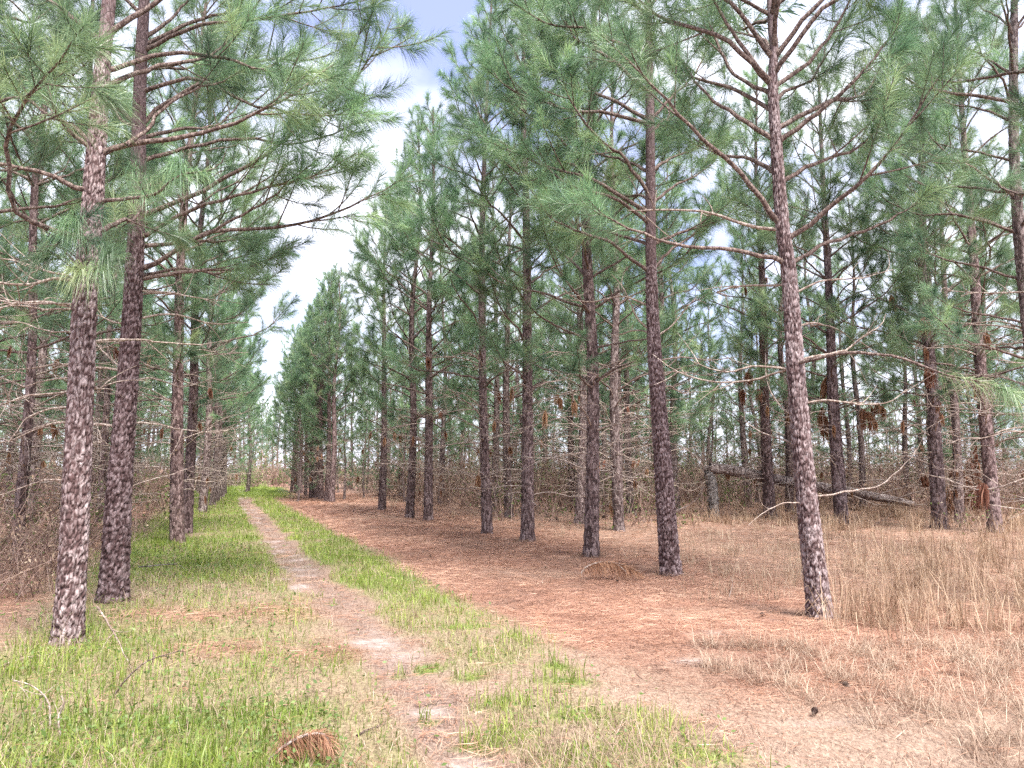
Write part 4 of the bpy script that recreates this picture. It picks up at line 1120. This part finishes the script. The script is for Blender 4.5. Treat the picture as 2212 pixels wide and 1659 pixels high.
# green saplings in the shade
def sapling(px, py, h, label, seed, n=420):
    r = np.random.default_rng(seed)
    p = G(px, py)
    e = empty('sapling', (p[0], p[1], 0))
    tag(e, label, 'sapling', 'green saplings under the pines')
    w, lf = Geo(), Geo()
    sh = []
    for i in range(9):
        a = r.random() * 6.283; l = h * r.uniform(.5, 1.0)
        s = np.linspace(0, 1, 6)[:, None]
        sh.append(np.array([math.cos(a) * .35, math.sin(a) * .35, 1.0]) * l * s + r.normal(0, .12, 3) * l * s ** 2)
    SH = np.stack(sh); v, f = tubes(SH, np.full((9, 1), .012) * np.linspace(1, .3, 6), 4); w.add(v, f)
    st = w.build('stems', M['limb'], e); tag(st, kind='stuff')
    c = SH[r.integers(0, 9, n), r.integers(2, 6, n)] + r.normal(0, .16 * h, (n, 3))
    c[:, 2] = np.maximum(c[:, 2], .05)
    d = nrm(r.normal(0, 1, (n, 3)) + [0, 0, -.2]); s_ = nrm(np.cross(d, r.normal(0, 1, (n, 3))))
    l = r.uniform(.05, .10, n)[:, None]
    V = np.stack([c - d * l, c + s_ * l * .35, c + d * l, c - s_ * l * .35], 1).reshape(-1, 3)
    i = np.arange(n)[:, None] * 4
    lf.add(V, np.concatenate([i + [0, 1, 2], i + [0, 2, 3]]), np.repeat(np.clip(r.normal(.6, .2, n), 0, 1), 4))
    lf.build('crown', M['weed'], e, smooth=False)
for i, (x, y, h, l) in enumerate([(1180, 1075, 1.9, 'yellow-green sapling right of the straight dark pine'), (1330, 1070, 2.0, 'yellow-green sapling between thin background pines'),
        (1215, 1064, 1.6, 'yellow-green sapling behind the thick pine'), (1405, 1072, 1.5, 'low green sapling behind the purple-brown pine'),
        (1560, 1080, 1.4, 'low green sapling beside the broken stump'), (900, 1062, 1.5, 'pale green sapling left of the slim pair of pines'),
        (1745, 1085, 1.2, 'low green sapling behind the fallen log'), (540, 1052, 1.3, 'low green bush at the far end of the track')]):
    sapling(x, y, h, l, 700 + i)
# ------------------------------------------------------------------ things that cannot be counted: straw, grass, brush
def sample(n, dmin, dmax, qpow, half=math.radians(40), r=None):
    r = r or rng
    e = 2 - qpow
    d = (dmin ** e + r.random(n) * (dmax ** e - dmin ** e)) ** (1 / e)
    a = (r.random(n) * 2 - 1) * half
    return d * np.sin(a), d * np.cos(a), d
def blades(geo, X, Y, h, w, lean, tint, z0=None, curl=0.5, az=None):
    n = len(X)
    az = rng.random(n) * 2 * math.pi if az is None else az
    base = np.stack([X, Y, hgt(X, Y) - 0.005 if z0 is None else z0], -1)
    D = np.stack([np.cos(az), np.sin(az), np.zeros(n)], -1)
    s = rng.normal(0, 0.5, n) + az + math.pi / 2
    Wv = np.stack([np.cos(s), np.sin(s), np.zeros(n)], -1) * (w / 2)[:, None]
    upv = np.array([0, 0, 1.0])
    c1, s1 = np.cos(lean * (1 - curl)), np.sin(lean * (1 - curl))
    mid = base + D * (h * 0.5 * s1)[:, None] + upv * (h * 0.5 * c1)[:, None]
    l2 = np.minimum(lean * (1 + curl), 2.2)
    tip = mid + D * (h * 0.55 * np.sin(l2))[:, None] + upv * (h * 0.55 * np.cos(l2))[:, None]
    tip[:, 2] = np.maximum(tip[:, 2], base[:, 2] + 0.012)
    V = np.stack([base - Wv, base + Wv, mid + Wv * 0.8, mid - Wv * 0.8, tip], 1).reshape(-1, 3)
    i = np.arange(n)[:, None] * 5
    Fc = np.concatenate([i + [0, 1, 2], i + [0, 2, 3], i + [3, 2, 4]])
    geo.add(V, Fc, np.repeat(np.clip(tint, 0, 1), 5))
def strands(geo, X, Y, L, w, tint, lift=0.02):       # needles lying on the ground, slightly bowed
    n = len(X)
    az = rng.random(n) * math.pi * 2
    D = np.stack([np.cos(az), np.sin(az), np.zeros(n)], -1)
    S = np.stack([-np.sin(az), np.cos(az), np.zeros(n)], -1)
    z = hgt(X, Y) + rng.random(n) * lift + 0.003
    c = np.stack([X, Y, z], -1)
    bow = (rng.normal(0, 0.12, n) * L)[:, None]
    a = c - D * (L / 2)[:, None]; b = c + D * (L / 2)[:, None]
    a[:, 2] += rng.normal(0, 0.012, n); b[:, 2] += rng.normal(0, 0.012, n)
    mid = c + S * bow + np.array([0, 0, 1]) * (rng.random(n) * lift)[:, None]
    for q_ in (a, b, mid): q_[:, 2] = np.maximum(q_[:, 2], hgt(q_[:, 0], q_[:, 1]) + 0.002)
    Wv = (S + np.array([0, 0, 1]) * rng.normal(0, 0.5, n)[:, None]) * (w / 2)[:, None]
    V = np.stack([a, mid - Wv, mid + Wv, b], 1).reshape(-1, 3)
    i = np.arange(n)[:, None] * 4
    geo.add(V, np.concatenate([i + [0, 1, 2], i + [1, 3, 2]]), np.repeat(np.clip(tint, 0, 1), 4))

# pine straw
X, Y, d = sample(270000, 3.2, 45, 1.55)
Z = zones(X, Y)
k = rng.random(len(X)) < np.clip(Z['straw'] * 0.95 + 0.06, 0, 1) * (1 - 0.75 * Z['sand'])
X, Y, d = X[k], Y[k], d[k]
g = Geo()
sc = np.maximum(1, (d / 7) ** 0.75)
strands(g, X, Y, rng.uniform(0.14, 0.27, len(X)) * sc ** 0.4, 0.0035 * sc, 0.52 + rng.normal(0, 0.22, len(X)) + 0.9 * Z['n1'][k] + 0.8 * Z['n3'][k] + 0.5 * Z['n2'][k])
tag(g.build('pine_straw', M['straw']), 'rusty fallen pine needles carpeting the ground right of the track', 'pine straw', kind='stuff')

# short dry grass
X, Y, d = sample(190000, 3.2, 40, 1.5)
Z = zones(X, Y)
k = rng.random(len(X)) < np.clip(Z['dry'] * 0.9 + 0.25 * Z['green'] + 0.04, 0, 1) * (1 - 0.85 * Z['sand']) * (1 - 0.5 * Z['rut'])
X, Y, d = X[k], Y[k], d[k]
g = Geo()
sc = np.maximum(1, (d / 7) ** 0.7)
tl = 1 + 1.3 * sstep(0.03, 0.2, Z['n1'][k])
blades(g, X, Y, rng.uniform(0.05, 0.13, len(X)) * tl * np.where(Z['u'][k] > 1.0, 0.62, 1.0), 0.0036 * sc, np.abs(rng.normal(1.0, 0.35, len(X))) + np.where(Z['u'][k] > 1.0, 0.3, 0.0), 0.55 + rng.normal(0, 0.22, len(X)), curl=0.35)
tag(g.build('dry_grass', M['dry']), 'short bleached grass matted over the open ground', 'grass', kind='stuff')

# green grass
X, Y, d = sample(330000, 3.2, 62, 1.45, math.radians(38))
Z = zones(X, Y)
k = rng.random(len(X)) < np.clip(Z['green'] ** 1.3 * 1.05, 0, 1) * (1 - 0.5 * Z['sand'])
X, Y, d = X[k], Y[k], d[k]
g = Geo()
sc = np.maximum(1, (d / 7) ** 0.75)
tall = 0.6 + 1.1 * sstep(-0.05, 0.22, Z['n2'][k]) + 0.5 * sstep(-0.3, -1.5, Z['u'][k]) * sstep(9, 4, Y)
blades(g, X, Y, rng.uniform(0.05, 0.13, len(X)) * tall, rng.uniform(0.004, 0.0075, len(X)) * sc, np.abs(rng.normal(0.5, 0.32, len(X))), 0.5 + 0.9 * Z['n1'][k] + rng.normal(0, 0.2, len(X)))
tag(g.build('green_grass', M['grass']), 'bright green grass along both sides of the sandy track', 'grass', kind='stuff')

# tall bleached broomsedge on the right and thin stalks through the woods
cl = []
for _ in range(230):
    px, py = rng.uniform(1420, 2500), rng.uniform(1085, 1420)
    c = G(px, py)
    u = c[0] - float(pathx(c[1]))
    if u < 4.4: continue
    if rng.random() > sstep(4.2, 6.2, u + rng.normal(0, .5)) * (0.9 if c[1] < 14 else 0.8): continue
    cl.append(c)
for _ in range(60):
    c = G(rng.uniform(1480, 1760), rng.uniform(1150, 1300))
    cl.append(c)
tallc = []
for _ in range(190):
    tallc.append(G(2440 - 640 * rng.random() ** 1.4, rng.uniform(1100, 1375)))
for _ in range(170):                                         # round the trunks by the log
    c = G(rng.uniform(1480, 2300), rng.uniform(1092, 1150)); tallc.append(c)
for _ in range(420):                                         # woods left and right, farther in
    Y = rng.uniform(12, 45); s = 1 if rng.random() < .7 else -1
    c = np.array([float(pathx(Y)) + (rng.uniform(5.2, 30) if s > 0 else -rng.uniform(2.9, 14)), Y, 0])
    if abs(c[0]) / Y < .8: cl.append(c)
g = Geo()
Xs, Ysl, hs, ws, ls, ts, azs = [], [], [], [], [], [], []
for c in cl:
    d = math.hypot(c[0], c[1]); s = max(1, (d / 8) ** .7)
    n = int(rng.integers(14, 34) / s ** .5)
    h = rng.uniform(.14, .42)
    Xs.append(c[0] + rng.normal(0, .10, n)); Ysl.append(c[1] + rng.normal(0, .10, n))
    hs.append(h * rng.uniform(.4, 1.35, n)); ws.append(np.full(n, .0042 * s)); ls.append(np.abs(rng.normal(.75, .4, n))); ts.append(.5 + rng.normal(0, .2, n) + rng.normal(0, .1))
cat = np.concatenate
blades(g, cat(Xs), cat(Ysl), cat(hs), cat(ws), cat(ls), cat(ts), curl=.6)
tag(g.build('low_sedge', M['dry']), 'low bleached sedge scattered through the woods', 'grass', kind='stuff')
g = Geo()
Xs, Ysl, hs, ws, ls, ts = [], [], [], [], [], []
for c in tallc:
    d = math.hypot(c[0], c[1]); n = int(rng.integers(14, 40)); sp = rng.uniform(.05, .12)
    h = rng.uniform(.35, .85) * (1.0 if d < 13 else .8)
    Xs.append(c[0] + rng.normal(0, sp, n)); Ysl.append(c[1] + rng.normal(0, sp, n)); hs.append(h * rng.uniform(.35, 1.3, n)); ws.append(np.full(n, .0058 * max(1, (d / 9) ** .7)))
    ls.append(np.abs(rng.normal(rng.uniform(.3, 1.1), .45, n))); ts.append(.5 + rng.normal(0, .2, n) + rng.normal(0, .16))
blades(g, cat(Xs), cat(Ysl), cat(hs), cat(ws), cat(ls), cat(ts), curl=.6)
# stray tall culms
n = 260
px, py = rng.uniform(1780, 2350, n), rng.uniform(1120, 1390, n)
Q = np.array([G(a, b) for a, b in zip(px, py)])
blades(g, Q[:, 0], Q[:, 1], rng.uniform(.3, 1.0, n), np.full(n, .007), np.abs(rng.normal(.55, .5, n)), .8 + rng.normal(0, .15, n), curl=.5)
tag(g.build('tall_dry_grass', M['golden']), 'tall straw-coloured grass standing among the right-hand pines', 'grass', kind='stuff')

# matted tufts of dry grass in the right foreground
n = 120
px = 2320 - 800 * rng.random(n) ** 1.3; py = 1395 + (rng.random(n) ** 1.5) * np.clip((px - 1400) * .35, 60, 270)
g = Geo()
Xs, Ysl, hs, ls, ts = [], [], [], [], []
for a, b in zip(px, py):
    c = G(a, b); k = 55
    Xs.append(c[0] + rng.normal(0, .07, k)); Ysl.append(c[1] + rng.normal(0, .07, k)); hs.append(rng.uniform(.1, .3, k)); ls.append(np.abs(rng.normal(1.1, .3, k))); ts.append(.55 + rng.normal(0, .2, k) + rng.normal(0, .12))
for px_, py_, rr in ((1775, 1337, .14), (145, 1392, .15), (243, 1300, .17), (1450, 1246, .15), (1278, 1207, .15), (1140, 1172, .15)):
    c = G(px_, py_); k = 150; a_ = rng.random(k) * 6.283; q_ = rr + np.abs(rng.normal(0, .07, k))
    Xs.append(c[0] + np.cos(a_) * q_); Ysl.append(c[1] + np.sin(a_) * q_); hs.append(rng.uniform(.05, .16, k)); ls.append(np.abs(rng.normal(.9, .4, k))); ts.append(.4 + rng.normal(0, .2, k))
blades(g, cat(Xs), cat(Ysl), cat(hs), np.full(len(cat(Xs)), .0038), cat(ls), cat(ts), curl=.35)
tag(g.build('matted_grass', M['dry']), 'matted tufts of bleached grass in the right foreground', 'grass', kind='stuff')

# low leafy weeds among the grass at the left
X, Y, d = sample(60000, 3.3, 16, 1.5)
Z = zones(X, Y)
k = rng.random(len(X)) < np.clip(np.where(Z['u'] < -0.6, .55 * sstep(-4.6, -3.2, Z['u']) + .1, .10 * (Z['u'] < 1.6)) * (Z['green'] * .7 + .35), 0, 1) * (1 - Z['sand'])
X, Y, d = X[k], Y[k], d[k]
n = len(X)
z = hgt(X, Y) + rng.uniform(.01, .11, n)
c = np.stack([X, Y, z], -1)
dv = nrm(rng.normal(0, 1, (n, 3)) * [1, 1, .5]); sv = nrm(np.cross(dv, rng.normal(0, .4, (n, 3)) + [0, 0, 1]))
l = (rng.uniform(.008, .022, n) * np.maximum(1, (d / 7) ** .6))[:, None]
V = np.stack([c - dv * l, c + sv * l * .55, c + dv * l, c - sv * l * .55], 1).reshape(-1, 3)
i = np.arange(n)[:, None] * 4
g = Geo(); g.add(V, cat([i + [0, 1, 2], i + [0, 2, 3]]), np.repeat(np.clip(rng.normal(.5, .2, n), 0, 1), 4))
tag(g.build('low_weeds', M['weed'], smooth=False), 'small leafy weeds mixed into the grass', 'weeds', kind='stuff')

# brown brush: leafless stems and twigs filling the woods
cs = []
while len(cs) < 700:
    Y = 6.5 + 52 * rng.random() ** 1.2
    s = rng.random() < .42
    u = -rng.uniform(2.9, 22) if s else rng.uniform(6.6, 42)
    X = float(pathx(Y)) + u
    if abs(X) / Y > .8: continue
    if not s and Y < 17 + 3 * rng.random(): continue
    if s and Y < 9 and u > -3.5: continue
    if 1490 < CX + F * X / Y < 1990 and Y < 25.5: continue
    if Y > 36 and s and u > -3.6: continue
    cs.append((X, Y, s))
for _ in range(330):                                          # tall brush at the back on the right
    Y = rng.uniform(25.5, 48); cs.append((Y * rng.uniform(-.12, .72), Y, 2))
for _ in range(130):                                          # thick along the left edge
    Y = rng.uniform(6.2, 17); cs.append((float(pathx(Y)) - rng.uniform(3.6, 8.5), Y, True))
for _ in range(120):                                          # the end of the track
    Y = rng.uniform(58, 78); cs.append((float(pathx(Y)) + rng.uniform(-8, 12), Y, True))
A, Rr, T_ = [], [], []
for X, Y, s in cs:
    d = math.hypot(X, Y); sc_ = max(1, (d / 9) ** .75)
    n = int(rng.integers(7, 13))
    h = rng.uniform(.5, 1.35) * (1.0 if s else .9) * (1.0 + .022 * d) * (1.25 if s == 2 else 1.0)
    b = np.stack([X + rng.normal(0, .22, n), Y + rng.normal(0, .22, n), np.full(n, -.02)], -1)
    dr = nrm(np.stack([rng.normal(0, .45, n), rng.normal(0, .45, n), np.ones(n)], -1))
    L = h * rng.uniform(.5, 1.2, n)
    w = rng.normal(0, .28, (n, 3)) * [1, 1, .6]
    tt = np.linspace(0, 1, 5)[None, :, None]
    P = b[:, None] + dr[:, None] * L[:, None, None] * tt + w[:, None] * L[:, None, None] * tt ** 2
    A.append(P); Rr.append((.0042 * sc_ * rng.uniform(.6, 1.3, n))[:, None] * np.linspace(1, .4, 5)); T_.append(np.clip(.36 + rng.normal(0, .16) + rng.normal(0, .12, n), 0, 1))
    m_ = int(n * 1.3)
    q_ = rng.integers(0, n, m_); j = rng.integers(1, 5, m_)
    p = P[q_, j]
    dd = nrm(dr[q_] * .7 + rng.normal(0, .7, (m_, 3)))
    Lq = L[q_] * rng.uniform(.2, .5, m_)
    w2 = rng.normal(0, .35, (m_, 3))
    A.append(p[:, None] + dd[:, None] * Lq[:, None, None] * tt + w2[:, None] * Lq[:, None, None] * tt ** 2)
    Rr.append((.0026 * sc_ * rng.uniform(.6, 1.3, m_))[:, None] * np.linspace(1, .4, 5)); T_.append(np.clip(.48 + rng.normal(0, .16, m_), 0, 1))
A = cat(A); Rr = cat(Rr); T_ = cat(T_)
A[:, :, 2] = np.maximum(A[:, :, 2], 0.0)
v, f = tubes(A[:, [0, 2, 4]], Rr[:, [0, 2, 4]], 3)
g = Geo(); g.add(v, f, np.repeat(T_, 9))
tag(g.build('brush', M['twig'], smooth=False), 'leafless brown brush tangled under the pines on both sides', 'brush', kind='stuff')
# withered leaves caught in it
n = 80000
q_ = rng.integers(0, len(A), n)
c = A[q_, rng.integers(1, 5, n)] + rng.normal(0, .06, (n, 3))
c[:, 2] = np.maximum(c[:, 2], .02)
dd = np.linalg.norm(c[:, :2], axis=1)
dv = nrm(rng.normal(0, 1, (n, 3))); sv = nrm(np.cross(dv, rng.normal(0, 1, (n, 3))))
l = (rng.uniform(.012, .03, n) * np.maximum(1, (dd / 9) ** .8))[:, None]
V = np.stack([c - dv * l, c + sv * l * .4, c + dv * l, c - sv * l * .4], 1).reshape(-1, 3)
i = np.arange(n)[:, None] * 4
gb, gg = Geo(), Geo()
isg = fbm(c[:, 0] * .25 + 9, c[:, 1] * .25, 3) > .56
for sel, gx in ((~isg, gb), (isg, gg)):
    k = int(sel.sum()); i = np.arange(k)[:, None] * 4
    gx.add(V.reshape(n, 4, 3)[sel].reshape(-1, 3), cat([i + [0, 1, 2], i + [0, 2, 3]]), np.repeat(np.clip(rng.normal(.45, .2, k), 0, 1), 4))
tag(gb.build('withered_leaves', M['dry'], smooth=False), 'withered brown leaves caught in the brush', 'leaves', kind='stuff')
tag(gg.build('undergrowth_leaves', M['weed'], smooth=False), 'olive green leaves of low shrubs among the brush', 'leaves', kind='stuff')
